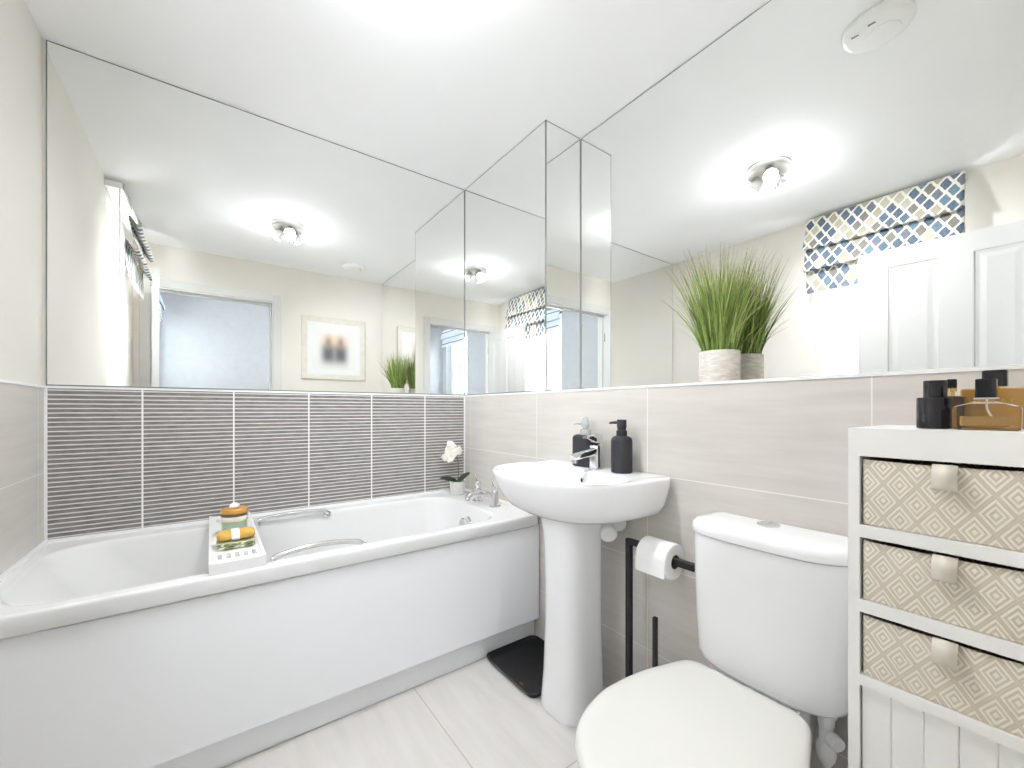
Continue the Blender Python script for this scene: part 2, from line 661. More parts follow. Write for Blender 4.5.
# back wall (behind the bath)
bm = B()
box(bm, -0.15, 0, -W, 0.0, 0, LEDGE - 0.008, 0)
box(bm, -0.15, -0.006, -W - 0.008, D + 0.006, LEDGE - 0.008, CEIL, 1)
struct('wall_back', bm, [M_stripe, M_paint], 'wall behind the bath with ribbed dark grey tiles below the mirror', 'wall', smooth=False)
# right wall (basin and toilet): tiled part with ledge, recessed upper part
bm = B()
box(bm, -0.15, RB, 0, 0.35, 0, LEDGE - 0.008, 0)
box(bm, -0.15, RB, D + 0.006, 0.35, LEDGE - 0.008, CEIL, 1)
struct('wall_right', bm, [M_tile, M_paint], 'wall behind basin and toilet with beige stone-look tiles below the mirror', 'wall', smooth=False)
# boxed corner behind mirrors
bm = B(); box(bm, -0.006, CW - 0.006, 0.006, D + 0.006, LEDGE, CEIL)
struct('wall_corner', bm, M_paint, 'boxed-in corner above the bath tap, covered in mirror', 'wall', smooth=False)
# left wall with window opening
WX0, WX1, WZ0, WZ1 = 1.135, 1.735, LEDGE + 0.02, 2.27
bm = B()
yo = -1.95
box(bm, -0.15, RB, yo, -W, 0, LEDGE - 0.008, 0)
yi = -W - 0.008
box(bm, -0.15, WX0, yo, yi, LEDGE - 0.008, CEIL, 1)
box(bm, WX1, RB, yo, yi, LEDGE - 0.008, CEIL, 1)
box(bm, WX0, WX1, yo, yi, LEDGE - 0.008, WZ0, 1)
box(bm, WX0, WX1, yo, yi, WZ1, CEIL, 1)
struct('wall_left', bm, [M_tile_l, M_paint], 'cream painted window wall with beige tiles along its lower half', 'wall', smooth=False)
# door wall with opening
DY0, DY1, DZ = -1.625, -0.745, 2.055
bm = B()
box(bm, L, RB, yo, DY0, 0, CEIL)
box(bm, L, RB, DY1, 0.0, 0, CEIL)
box(bm, L, RB, 0.0, D + 0.006, LEDGE, CEIL)
box(bm, L, RB, DY0, DY1, DZ, CEIL)
struct('wall_front', bm, M_paint, 'cream painted wall with the doorway and framed picture', 'wall', smooth=False)
# trims: white edge on the tile tops and corner beads
bm = B(); box(bm, 0.0, L - 0.001, -0.003, 0.012, LEDGE - 0.008, LEDGE)
box(bm, 0.0, L - 0.001, 0.012, D, LEDGE - 0.008, LEDGE, 1)
struct('trim_1', bm, [M_trim, M_tile], 'white edging strip along the ledge above basin and toilet', 'trim', smooth=False)
bm = B(); box(bm, -0.006, 0.004, -W - 0.004, 0.0, LEDGE - 0.008, LEDGE)
struct('trim_2', bm, M_trim, 'white edging strip along the top of the ribbed tiles', 'trim', smooth=False)
bm = B(); box(bm, 0.0, L, -W - 0.008, -W + 0.004, LEDGE - 0.008, LEDGE)
struct('trim_3', bm, M_trim, 'white edging strip on top of the window wall tiles', 'trim', smooth=False)
bm = B(); box(bm, 0.0, 0.007, -0.007, 0.0, 0.598, LEDGE - 0.008)
struct('trim_4', bm, M_trim, 'white corner bead between ribbed and plain tiles', 'trim', smooth=False)
bm = B(); box(bm, 0.0, 0.007, -W, -W + 0.007, 0.598, LEDGE - 0.008)
struct('trim_5', bm, M_trim, 'white corner bead at the window end of the ribbed tiles', 'trim', smooth=False)
# silicone seal round the bath
bm = B()
box(bm, 0.0, 0.012, -W + .001, -0.001, 0.583, 0.598)
box(bm, 0.012, 0.712, -W, -W + 0.012, 0.583, 0.598)
box(bm, 0.012, 0.704, -0.027, 0.0, 0.583, 0.592)
struct('trim_6', bm, M_trim, 'white silicone seal between bath rim and tiles', 'trim', smooth=False)

# bedroom walls beyond the doorway
BW0, BW1, BWZ0, BWZ1 = 2.93, 3.56, 1.2, 2.24
bm = B()
by = -1.70
box(bm, RB, BW0, -1.9, by, 0, CEIL)
box(bm, BW1, BX1, -1.9, by, 0, CEIL)
box(bm, BW0, BW1, -1.9, by, 0, BWZ0)
box(bm, BW0, BW1, -1.9, by, BWZ1, CEIL)
struct('wall_bedroom_left', bm, M_paint_b, 'pale blue-white window wall of the room beyond', 'wall', smooth=False)
bm = B(); box(bm, BX1, BX1 + .15, -1.9, BY1 + .15, 0, CEIL)
struct('wall_bedroom_front', bm, M_paint_b, 'pale blue-white far wall seen through the doorway', 'wall', smooth=False)
bm = B()
box(bm, RB, 2.42, BY1, BY1 + .15, 0, CEIL)
box(bm, 3.55, BX1, BY1, BY1 + .15, 0, CEIL)
box(bm, 2.42, 3.55, BY1, BY1 + .15, 0, 0.6)
box(bm, 2.42, 3.55, BY1, BY1 + .15, 2.25, CEIL)
struct('wall_bedroom_right', bm, M_paint_b, 'pale blue-white wall of the room beyond with an added unseen window for fill light', 'wall', smooth=False)
bm = B(); box(bm, RB - .12, RB, 0.35, BY1 + .15, 0, CEIL)
struct('wall_bedroom_back', bm, M_paint_b, 'pale wall of the room beyond, back to back with the bathroom', 'wall', smooth=False)


def window(name, x0, x1, y, z0, z1, label, mull=True, sgn=1, sash=True):
    """uPVC frame + sashes + panes in plane y; room side is +y * sgn"""
    bm = B()
    t = 0.055
    ya, yb = y - 0.035, y + 0.035
    box(bm, x0, x0 + t, ya, yb, z0, z1)
    box(bm, x1 - t, x1, ya, yb, z0, z1)
    box(bm, x0 + t, x1 - t, ya, yb, z0, z0 + t)
    box(bm, x0 + t, x1 - t, ya, yb, z1 - t, z1)
    f = struct(name, bm, M_upvc, label, 'window', bevel=0.006, smooth=False)
    xs = [x0 + t, x1 - t]
    if mull:
        xm = (x0 + x1) / 2
        xs = [x0 + t, xm, x1 - t]
    for a, b in zip(xs, xs[1:]):
        bm = B()
        q = 0.05
        a += .003; b -= .003
        za, zb = z0 + t + .003, z1 - t - .003
        box(bm, a, a + q, ya - .005, yb + .012 * sgn, za, zb)
        box(bm, b - q, b, ya - .005, yb + .012 * sgn, za, zb)
        box(bm, a + q, b - q, ya - .005, yb + .012 * sgn, za, za + q)
        box(bm, a + q, b - q, ya - .005, yb + .012 * sgn, zb - q, zb)
        s = obj('sash', bm, M_upvc, f, smooth=False, bevel=0.005)
        bm = B(); box(bm, a + q - .004, b - q + .004, y - .008, y + .008, za + q - .004, zb - q + .004)
        obj('pane', bm, M_pane, s, smooth=False)
    return f


win = window('window_1', WX0, WX1, -1.85, WZ0, WZ1, 'white window under the blue patterned blind', mull=False)
bm = B(); box(bm, WX0 + .25, WX0 + .28, -1.806, -1.79, WZ0 + .075, WZ0 + .1); box(bm, WX0 + .25, WX0 + .37, -1.79, -1.775, WZ0 + .08, WZ0 + .095)
obj('window_handle', bm, M_upvc, win, bevel=.003)
bm = B(); box(bm, WX0 - .02, WX1 + .02, -1.84, -1.675, WZ0 - .02, WZ0)
struct('trim_7', bm, M_upvc, 'white window sill under the blue patterned blind', 'sill', bevel=.004, smooth=False)
window('window_2', BW0, BW1, -1.82, BWZ0, BWZ1, 'white two-light window in the room beyond the doorway', mull=True)
window('fill_window', 2.42, 3.55, BY1 + .08, 0.6, 2.25, 'wide white window added out of view for fill light from the room beyond', mull=True)  # unseen window, added so daylight fills the bathroom through the doorway
portal('daylight_portal_bathroom', ((WX0 + WX1) / 2, -1.955, (WZ0 + WZ1) / 2), (radians(90), 0, radians(180)), WX1 - WX0, WZ1 - WZ0)
portal('daylight_portal_bedroom', ((BW0 + BW1) / 2, -1.905, (BWZ0 + BWZ1) / 2), (radians(90), 0, radians(180)), BW1 - BW0, BWZ1 - BWZ0)
portal('daylight_portal_fill_window', (2.985, BY1 + .16, 1.425), (radians(90), 0, 0), 1.13, 1.65)  # sampling portal of the added, unseen fill window

# door lining and architrave
bm = B()
box(bm, L - .004, RB + .004, DY1 - .03, DY1, 0, DZ)
box(bm, L - .004, RB + .004, DY0, DY0 + .03, 0, DZ)
box(bm, L - .004, RB + .004, DY0 + .03, DY1 - .03, DZ - .03, DZ)
box(bm, 2.20, 2.235, DY1 - .042, DY1 - .03, 0, DZ - .03)
box(bm, 2.20, 2.235, DY0 + .03, DY0 + .042, 0, DZ - .03)
box(bm, 2.20, 2.235, DY0 + .042, DY1 - .042, DZ - .042, DZ - .03)
struct('trim_8', bm, M_gloss, 'white door lining of the open doorway', 'door lining', smooth=False)
bm = B()
for xa, xb in ((L - .011, L), (RB, RB + .016)):
    box(bm, xa, xb, DY1 - .018, DY1 + .048, 0, DZ + .05)
    box(bm, xa, xb, DY0 - .048, DY0 + .018, 0, DZ + .05)
    box(bm, xa, xb, DY0 + .018, DY1 - .018, DZ - .018, DZ + .05)
struct('trim_9', bm, M_gloss, 'white architrave round the open doorway', 'architrave', smooth=False, bevel=.004)


# door slab, opened flat towards the window wall
def door():
    x0, x1, y0, y1, z0, z1 = 1.37, 2.137, -1.530, -1.494, 0.008, 1.99
    px = [(1.505, 1.712), (1.838, 2.02)]
    pz = [(0.24, 0.88), (1.06, 1.887)]
    bm = B()
    # stiles and rails full thickness
    zs = [z0, pz[0][0], pz[0][1], pz[1][0], pz[1][1], z1]
    xs = [x0, px[0][0], px[0][1], px[1][0], px[1][1], x1]
    for i in range(0, 5, 2):
        box(bm, xs[i], xs[i + 1], y0, y1, z0, z1)
    for j in range(0, 5, 2):
        for i in (1, 3):
            box(bm, xs[i], xs[i + 1], y0, y1, zs[j], zs[j + 1])
    # panels: sunk, with moulded fielded face on both sides
    for (a, b) in px:
        for (c, d) in pz:
            for s, yf in ((1, y1), (-1, y0)):
                rings = []
                for ins, dep in ((0, 0.0), (0.006, 0.006), (0.018, 0.009), (0.024, 0.009), (0.045, 0.004)):
                    y = yf - s * dep
                    q = [(a + ins, y, c + ins), (b - ins, y, c + ins), (b - ins, y, d - ins), (a + ins, y, d - ins)]
                    rings.append(q)
                loft(bm, rings, cap0=False, cap1=True)
    o = struct('door_1', bm, M_gloss, 'white panelled door standing open in front of the window', 'door', smooth=False)
    for s, yf in ((1, y1), (-1, y0)):
        bm = B()
        lathe_dir(bm, [(.025, 0), (.025, .006), (.011, .008), (.010, .045)], (1.43, yf, 1.0), (0, s, 0), 20)
        tube(bm, [(1.43, yf + s * .042, 1.0), (1.47, yf + s * .046, 1.0), (1.54, yf + s * .044, 1.0)], .009, 10)
        obj('door_handle', bm, M_chrome, o)
    for z in (0.22, 1.0, 1.75):
        bm = B()
        box(bm, x1 - .002, x1 + .003, y1 - .03, y1 + .002, z, z + .08)
        lathe(bm, [(.005, z), (.005, z + .08)], x1 + .002, y1 + .004, 10)
        obj('hinge', bm, M_chrome, o)
    # swing: hinge stays on the jamb, free edge stands slightly into the room
    th = radians(-4.3)
    P = Vector((2.137, -1.494, 0)); Q = Vector((2.137, -1.552, 0))
    R_ = Matrix.Rotation(th, 3, 'Z')
    o.location = Q - R_ @ P
    o.rotation_euler = (0, 0, th)
    return o


door()

# ================================================================== MIRRORS
def mirror(name, p0, ux, uz, nrm, label):
    """panel with a polished chamfered edge; p0 lower corner on the face plane, ux/uz edge vectors, nrm outward"""
    p0, ux, uz, n = Vector(p0), Vector(ux), Vector(uz), Vector(nrm)
    lu, lz = ux.length, uz.length
    a, b = ux / lu, uz / lz
    c = 0.0045
    bm = B()

    def ring(ins, dep):
        return [bm.verts.new(p0 + a * s + b * t - n * dep) for s, t in ((ins, ins), (lu - ins, ins), (lu - ins, lz - ins), (ins, lz - ins))]
    r0, r1, r2 = ring(c, 0), ring(0, 0.0022), ring(0, 0.005)
    f = bm.faces.new(r0); f.material_index = 0
    for ra, rb in ((r0, r1), (r1, r2)):
        for i in range(4):
            j = (i + 1) % 4
            f = bm.faces.new((ra[i], rb[i], rb[j], ra[j])); f.material_index = 1
    f = bm.faces.new(r2); f.material_index = 1
    o = obj(name, bm, [M_mirror, M_medge], smooth=False)
    tag(o, label, 'mirror', 'wall mirrors above the tiles')
    return o


HZ = CEIL - LEDGE - .002
mirror('wall_mirror', (0, 0, LEDGE + .001), (0, -W + .002, 0), (0, 0, HZ), (1, 0, 0), 'wide frameless mirror above the ribbed tiles along the bath')
mirror('wall_mirror', (.001, 0, LEDGE + .001), (CW - .001, 0, 0), (0, 0, HZ), (0, -1, 0), 'mirror panel on the front of the boxed corner above the bath tap')
mirror('wall_mirror', (CW, 0.0, LEDGE + .001), (0, D, 0), (0, 0, HZ), (1, 0, 0), 'narrow mirror strip on the side of the boxed corner, left of the grass plant')
mirror('wall_mirror', (CW + .001, D, LEDGE + .001), (L - CW - .003, 0, 0), (0, 0, HZ), (0, -1, 0), 'large frameless mirror on the ledge behind the potted grass')

# ================================================================== BATH
bath = thing('bathtub', 'white built-in bathtub with chrome grips below the ribbed grey tiles', 'bathtub', (0.36, -0.85, 0))
bm = B()
X0, X1, Y0, Y1 = 0.003, 0.713, -W + .003, -0.022
rings = []
K, MM = 8, 10
def rr(x0, x1, y0, y1, z, r):
    return rrect(x0, x1, y0, y1, z, r, K, MM)
for dx, z in ((.006, .536), (.001, .5375), (0, .540), (0, .574), (.0006, .580), (.003, .5845), (.007, .586), (.012, .586)):
    rings.append(rr(X0, X1 - dx, Y0, Y1, z, .008))
IX0, IX1, IY0, IY1 = 0.086, 0.662, -1.655, -0.185
for ins, fy, z in ((-.012, 0, .586), (-.006, 0, .5858), (-.001, 0, .5835), (.002, 0, .579), (.004, .004, .570), (.007, .012, .555)):
    rings.append(rr(IX0 + ins, IX1 - ins, IY0 + ins + fy, IY1 - ins, z, .13))
rings.append(rr(IX0 + .016, IX1 - .016, IY0 + .06, IY1 - .016, 0.49, .14))
rings.append(rr(IX0 + .037, IX1 - .037, IY0 + .17, IY1 - .03, 0.36, .15))
rings.append(rr(IX0 + .057, IX1 - .057, IY0 + .26, IY1 - .05, 0.26, .14))
rings.append(rr(IX0 + .085, IX1 - .085, IY0 + .33, IY1 - .09, 0.215, .12))
rings.append(rr(IX0 + .13, IX1 - .13, IY0 + .43, IY1 - .16, 0.205, .08))
loft(bm, rings, cap0=False, cap1=True)
obj('tub_shell', bm, M_acry, bath, angle=60)
bm = B(); box(bm, 0.684, 0.70, Y0, -0.006, 0.103, 0.533)
obj('front_panel', bm, M_panel, bath, smooth=False, bevel=.004)
bm = B(); box(bm, 0.645, 0.662, Y0, -0.004, 0.0, 0.112)
obj('plinth', bm, M_panel, bath, smooth=False, bevel=.002)
for gx, s in ((0.095, 1), (0.654, -1)):
    bm = B()
    ya, yb = -1.07, -0.785
    pts = smooth_pts([(gx, ya, .572), (gx + s * .006, ya + .012, .590), (gx + s * .012, ya + .07, .599), (gx + s * .015, (ya + yb) / 2, .603),
                      (gx + s * .012, yb - .07, .599), (gx + s * .006, yb - .012, .590), (gx, yb, .572)], 6)
    tube(bm, pts, .0085, 12)
    for yy in (ya, yb):
        lathe_dir(bm, [(.016, 0), (.016, .005), (.010, .012)], (gx - s * .002, yy, .572), (s, 0, .35), 18)
    obj('grip_handle', bm, M_chrome, bath)
# overflow
bm = B()
lathe_dir(bm, [(.036, 0), (.036, .006), (.033, .009)], (0.385, IY1 - .010, 0.497), (0, -1, 0.12), 32)
lathe_dir(bm, [(.026, .008), (.030, .012), (.030, .036), (.026, .040), (.006, .041)], (0.385, IY1 - .010, 0.497), (0, -1, 0.12), 32)
obj('overflow_cover', bm, M_chrome, bath)
# bath filler
bm = B()
for tx in (0.315, 0.475):
    lathe(bm, [(.029, .585), (.029, .590), (.020, .594), (.018, .610), (.0165, .65), (.0165, .662), (.014, .666)], tx, -0.10, 28)
lathe_dir(bm, [(.013, 0), (.0165, .02), (.0165, .14), (.013, .16)], (0.315, -0.10, 0.635), (1, 0, 0), 20)
tube(bm, smooth_pts([(0.39, -0.10, 0.637), (0.388, -0.135, .642), (0.385, -0.18, .637), (0.384, -0.20, .622), (.384, -.203, .612)], 6), [.016] * 18 + [.013] * 7, 16)
tap = obj('mixer_tap', bm, M_chrome, bath)
for tx, s_ in ((0.315, -1), (0.475, -1)):
    bm = B()
    lathe(bm, [(.0165, .666), (.018, .671), (.018, .684), (.013, .690)], tx, -0.10, 24)
    tube(bm, [(tx + .008, -.10, .684), (tx + s_ * .02, -.096, .697), (tx + s_ * .042, -.088, .712)], [.0095, .0075, .0055], 12)
    obj('tap_lever', bm, M_chrome, tap)
# ------------------------------------------------------------------ bath rack and contents
ty0, ty1 = -1.230, -1.088
rx0, rx1 = 0.045, 0.702
bm = B()
zb, zt = 0.5865, 0.618
# side rails and end boards
box(bm, rx0, rx1, ty0, ty0 + .010, zb + .002, zt + .002)
box(bm, rx0, rx1, ty1 - .010, ty1, zb + .002, zt + .002)
box(bm, rx1 - .008, rx1, ty0 + .010, ty1 - .010, zb, zt)
box(bm, rx0, rx0 + .008, ty0 + .010, ty1 - .010, zb, zt)
# deck with slots at both ends
zd0, zd1 = 0.588, 0.6155
yd0, yd1 = ty0 + .010, ty1 - .010
n = 5
sw = .011
gap = (yd1 - yd0 - n * sw) / (n + 1)
for xa, xb in ((rx0 + .05, rx0 + .10), (rx1 - .095, rx1 - .045)):
    y = yd0
    for k in range(n + 1):
        box(bm, xa, xb, y, y + gap, zd0, zd1)
        y += gap + sw
for xa, xb in ((rx0 + .008, rx0 + .05), (rx0 + .10, rx1 - .095), (rx1 - .045, rx1 - .008)):
    box(bm, xa, xb, yd0, yd1, zd0, zd1)
o = obj('bath_rack', bm, M_whitep, smooth=False)
tag(o, 'white slotted bath rack lying across the bathtub', 'bath rack')

jx, jy, jz = .385, -1.156, .6160
jar = thing('candle_jar', 'pale green candle in a glass jar with amber wooden lid on the bath rack', 'candle jar', (jx, jy, jz))
bm = B()
lathe(bm, [(r_, jz + h) for r_, h in ((.030, 0), (.038, .0005), (.040, .008), (.040, .074), (.0365, .078), (.0345, .076), (.037, .072), (.037, .008), (.030, .0045))], jx, jy, 36, True, True)
obj('glass', bm, M_jar, jar)
bm = B(); lathe(bm, [(r_, jz + h) for r_, h in ((.030, .005), (.0365, .008), (.0365, .054), (.030, .055))], jx, jy, 36)
obj('wax', bm, M_wax, jar)
bm = B(); lathe(bm, [(r_, jz + h) for r_, h in ((.0403, .052), (.0407, .053), (.0407, .068), (.0403, .069))], jx, jy, 36, False, False)
obj('paper_band', bm, M_label, jar)
bm = B(); lathe(bm, [(r_, jz + h) for r_, h in ((.033, .0785), (.041, .0788), (.0415, .082), (.0415, .091), (.039, .094))], jx, jy, 36)
lid = obj('wooden_lid', bm, M_wood, jar)
bm = B(); lathe(bm, [(r_, jz + h) for r_, h in ((.009, .094), (.014, .096), (.0165, .101), (.014, .108), (.007, .112), (.002, .113))], jx, jy, 24)
obj('knob', bm, M_whitep, lid)

# folded green cloth, mustard roll with white band
bm = B()
def cushion(bm, x0, x1, y0, y1, z0, z1, r, wob=0.0, n=2.6, layers=1):
    h = (z1 - z0) / layers
    for l in range(layers):
        za = z0 + l * h
        rr_ = []
        for t, ins in ((0.0, .007), (.12, .002), (.3, 0), (.7, 0), (.88, .002), (1.0, .007)):
            ring = rrect(x0 + ins, x1 - ins, y0 + ins, y1 - ins, za + t * h, r, 6, 10)
            ring = [(p[0] + wob * sin(p[1] * 140 + l), p[1], p[2] + wob * 0.7 * sin(p[1] * 110 + p[0] * 60 + l * 2)) for p in ring]
            rr_.append(ring)
        loft(bm, rr_)
cushion(bm, .492, .578, -1.210, -1.106, .6175, .6375, .02, .0008, layers=2)
o = obj('folded_cloth', bm, M_green)
tag(o, 'green patterned folded cloth on the bath rack, under the mustard one', 'cloth')
roll = thing('folded_cloth', 'mustard yellow folded cloth with white paper band on the bath rack', 'cloth', (0.53, -1.158, 0.6385))
bm = B()
rings = []
for i in range(15):
    t = i / 14
    y = -1.210 + t * .104
    s = 0.55 + 0.45 * min(1, min(t, 1 - t) / .12) ** .5 if min(t, 1 - t) < .12 else 1.0
    s *= 1 + .03 * sin(t * 30)
    rings.append([(0.53 + .038 * s * math.copysign(abs(cos(a)) ** .75, cos(a)), y, 0.6527 + .0140 * s * math.copysign(abs(sin(a)) ** .75, sin(a))) for a in [2 * pi * k / 28 for k in range(28)]])
loft(bm, rings)
obj('cloth', bm, M_mustard, roll)
bm = B()
rings = []
for y in (-1.171, -1.170, -1.150, -1.149):
    s = 1.035 if y in (-1.170, -1.150) else 1.0
    s += .03
    rings.append([(0.53 + .038 * s * math.copysign(abs(cos(a)) ** .75, cos(a)), y, 0.6527 + .0140 * s * math.copysign(abs(sin(a)) ** .75, sin(a))) for a in [2 * pi * k / 28 for k in range(28)]])
loft(bm, rings, False, False)
obj('paper_band', bm, M_paper, roll)

# ------------------------------------------------------------------ orchid
orc = thing('potted_orchid', 'small white orchid in a pale pot on the corner of the bath rim', 'orchid', (0.10, -0.105, 0.587))
ox, oy = .10, -.105
bm = B()
lathe(bm, [(.034, .5872), (.038, .588), (.041, .60), (.043, .655), (.0425, .660), (.039, .660), (.038, .648)], ox, oy, 36, True, False)
obj('pot', bm, M_opot, orc)
bm = B(); lathe(bm, [(.0385, .649), (.02, .653), (.004, .655)], ox, oy, 24)
obj('potting_moss', bm, M_soil, orc)


def leaf(bm, base, tipdir, length, width, droop, n=10):
    base = Vector(base); d = Vector(tipdir).normalized()
    side = d.cross(Vector((0, 0, 1))).normalized()
    side = Matrix.Rotation(radians(48), 3, d) @ side
    rows = []
    for i in range(n + 1):
        t = i / n
        p = base + d * (length * t) + Vector((0, 0, -droop * t * t))
        wd = width * (sin(pi * min(1, .12 + .88 * t)) ** .6) * (1 if t < 1 else 0.05)
        nrm = side.cross(d).normalized()
        rows.append([p - side * wd + nrm * wd * .3, p - side * wd * .5 + nrm * wd * .06, p, p + side * wd * .5 + nrm * wd * .06, p + side * wd + nrm * wd * .3])
    top = [[bm.verts.new(q) for q in r] for r in rows]
    for a, b in zip(top, top[1:]):
        for i in range(4):
            bm.faces.new((a[i], a[i + 1], b[i + 1], b[i]))


for td, ln, wd, dr in (((.72, .40, .62), .105, .021, .004), ((-.45, -.85, .42), .105, .021, .016), ((.5, -.9, .25), .05, .015, .01)):
    bm = B(); leaf(bm, (ox, oy, .652), td, ln, wd, dr)
    o = obj('leaf', bm, M_leaf, orc, recalc=False)
    md = o.modifiers.new('thickness', 'SOLIDIFY'); md.thickness = .0016
bm = B()
tube(bm, smooth_pts([(ox, oy, .652), (ox + .006, oy + .004, .70), (ox + .004, oy + .006, .76), (ox - .008, oy - .008, .815), (ox - .022, oy - .028, .838)], 6), [.0024] * 25, 8)
obj('stem', bm, M_stem, orc)


def petal(bm, c, nrm, ang, ln, wd):
    c = Vector(c); n_ = Vector(nrm).normalized(); a, b = frame_of(n_)
    u = a * cos(ang) + b * sin(ang); v = n_.cross(u)
    rows = []
    for i in range(6):
        t = i / 5
        wdt = wd * sin(pi * (.12 + .80 * t)) ** .8
        p = c + u * ln * t + n_ * (.003 * sin(pi * t) + .002)
        rows.append([bm.verts.new(p - v * wdt), bm.verts.new(p + n_ * .0022), bm.verts.new(p + v * wdt)])
    for r0, r1 in zip(rows, rows[1:]):
        for i in range(2):
            bm.faces.new((r0[i], r0[i + 1], r1[i + 1], r1[i]))


fl = [(-.030, -.038, .868), (-.004, -.024, .880), (-.044, -.012, .852), (.016, -.028, .848), (-.016, -.050, .842), (-.040, -.052, .822), (.004, -.042, .820), (.024, -.006, .862), (-.022, -.030, .893)]
for i, (dx, dy, z) in enumerate(fl):
    c = (ox + dx, oy + dy, z - .03)
    nr = Vector((.8 + .3 * sin(i * 2.1), -.6 + .4 * cos(i * 1.7), .1 + .25 * sin(i * 3.3)))
    bm = B()
    for k in range(5):
        petal(bm, c, nr, 2 * pi * k / 5 + i, .026 if k % 2 else .022, .0130)
    a, b = frame_of(nr)
    lathe_dir(bm, [(.002, 0), (.0045, .003), (.003, .008), (.001, .010)], c, nr, 8)
    o = obj('flower', bm, M_petal, orc, recalc=False)
    md = o.modifiers.new('thickness', 'SOLIDIFY'); md.thickness = .0008

# ================================================================== BASIN
PX = 1.083
basin = thing('washbasin', 'white ceramic pedestal washbasin with chrome tap under the mirror', 'washbasin', (PX, -0.18, 0))
bm = B()
bx = 1.081
N = 96
def ro(ax, bf, z, bb=.116, cyy=-.12, nf=2.5):
    return sring(bx, cyy, ax, bf, bb, z, nf, 10, N)
rings = [
    sring(bx + .004, -.12, .105, .165, .07, .690, 2.2, 4, N),
    ro(.150, .185, .692, .10), ro(.212, .215, .701, .112), ro(.264, .245, .719, .116),
    ro(.283, .272, .748), ro(.295, .293, .783), ro(.303, .307, .814), ro(.305, .312, .832), ro(.304, .311, .8385), ro(.300, .307, .8415),
    sring(bx, -.235, .280, .176, .112, .8420, 2.5, 3.2, N),
    sring(bx, -.235, .270, .168, .104, .8400, 2.5, 3.2, N),
    sring(bx, -.235, .260, .160, .097, .828, 2.5, 3.0, N),
    sring(bx, -.235, .236, .148, .088, .790, 2.4, 2.8, N),
    sring(bx, -.235, .195, .122, .072, .745, 2.3, 2.4, N),
    sring(bx, -.235, .12, .08, .05, .722, 2.1, 2.1, N),
    sring(bx, -.235, .03, .03, .03, .716, 2, 2, N),
]
loft(bm, rings)
bowl = obj('basin_bowl', bm, M_cer, basin, angle=50)
bm = B(); lathe(bm, [(.028, .7165), (.028, .720), (.021, .7205), (.020, .724), (.004, .725)], bx, -.235, 28)
obj('drain_plug', bm, M_chrome, bowl)
bm = B(); lathe_dir(bm, [(.010, 0), (.010, .004), (.006, .0045), (.0055, .001)], (bx + .028, -.1465, .806), (0, -1, .12), 20)
lathe_dir(bm, [(.0058, .0015), (.0056, .0018)], (bx + .028, -.1465, .806), (0, -1, .12), 20, mi=1)
obj('overflow_ring', bm, [M_chrome, M_dark], bowl)
# pedestal
bm = B()
prof = [(0.0, .098, .098), (.010, .100, .100), (.04, .098, .098), (.12, .091, .092), (.30, .083, .088), (.46, .082, .089), (.6, .084, .096), (.66, .087, .104), (.70, .090, .112)]
loft(bm, [sring(PX, -.165, a, b + .01, .075, z, 3.0, 5, 64) for z, a, b in prof])
obj('pedestal', bm, M_cer, basin, angle=50)
# waste trap and white fittings
bm = B()
lathe(bm, [(.016, .60), (.016, .70)], 1.135, -.05, 20)
lathe_dir(bm, [(.026, 0), (.031, .004), (.031, .024), (.026, .028)], (1.170, -.085, .630), (.75, -.6, -.25), 28)
lathe_dir(bm, [(.024, 0), (.028, .003), (.028, .016), (.024, .019)], (1.182, -.045, .655), (.8, -.55, .1), 28)
tube(bm, smooth_pts([(1.19, -.05, .66), (1.175, -.03, .66), (1.16, -.020, .66)], 5), .013, 14)
tube(bm, [(1.185, -.09, .637), (1.135, -.055, .645)], .016, 14)
obj('waste_trap', bm, M_whitep, basin)
# mixer tap
tx, tyy = 1.118, -.088
def blockring(c, hw, hh, up, n=28):
    """squarish ring across x, second axis 'up'"""
    c = Vector(c); up = Vector(up)
    return [c + Vector((hw * math.copysign(abs(cos(a)) ** .6, cos(a)), 0, 0)) + up * (hh * math.copysign(abs(sin(a)) ** .6, sin(a))) for a in [2 * pi * k / n for k in range(n)]]
bm = B()
lathe(bm, [(.027, .8425), (.027, .847), (.0235, .851), (.0225, .875), (.0225, .905), (.0225, .928), (.021, .931)], tx, tyy, 32)
u_ = Vector((0, -.25, .97))
loft(bm, [blockring((tx, tyy + .004 - t * .125, .912 - t * .020), hw, hh, u_) for t, hw, hh in ((0, .019, .017), (.3, .018, .0145), (.7, .0165, .012), (.95, .0155, .0105), (1.0, .0135, .008))])
lathe(bm, [(.0105, .873), (.0105, .89)], tx, tyy - .108, 20)
mt = obj('mixer_tap', bm, M_chrome, basin)
bm = B()
loft(bm, [blockring((tx, tyy + .024 - t * .080, .952 + t * .010), hw, hh, (0, .1, .99)) for t, hw, hh in ((0, .014, .015), (.06, .0175, .0195), (.45, .0185, .0195), (.62, .0175, .014), (.85, .015, .008), (1.0, .012, .005))])
obj('tap_lever', bm, M_chrome, mt)

# soap dispensers
def pump(bm, cx, cy_, z0, d, mi=0, top=.05):
    lathe(bm, [(.0185, z0), (.0185, z0 + .018), (.015, z0 + .020)], cx, cy_, 24, mi=mi)
    lathe(bm, [(.0145, z0 + .020), (.0145, z0 + .028), (.0165, z0 + .030), (.0165, z0 + .054), (.0145, z0 + .057)], cx, cy_, 24, mi=mi)
    d = Vector(d).normalized()
    p = Vector((cx, cy_, z0 + .046))
    tube(bm, [p, p + d * .03, p + d * .043 + Vector((0, 0, -.002))], [.006, .0048, .004], 10, mi=mi)


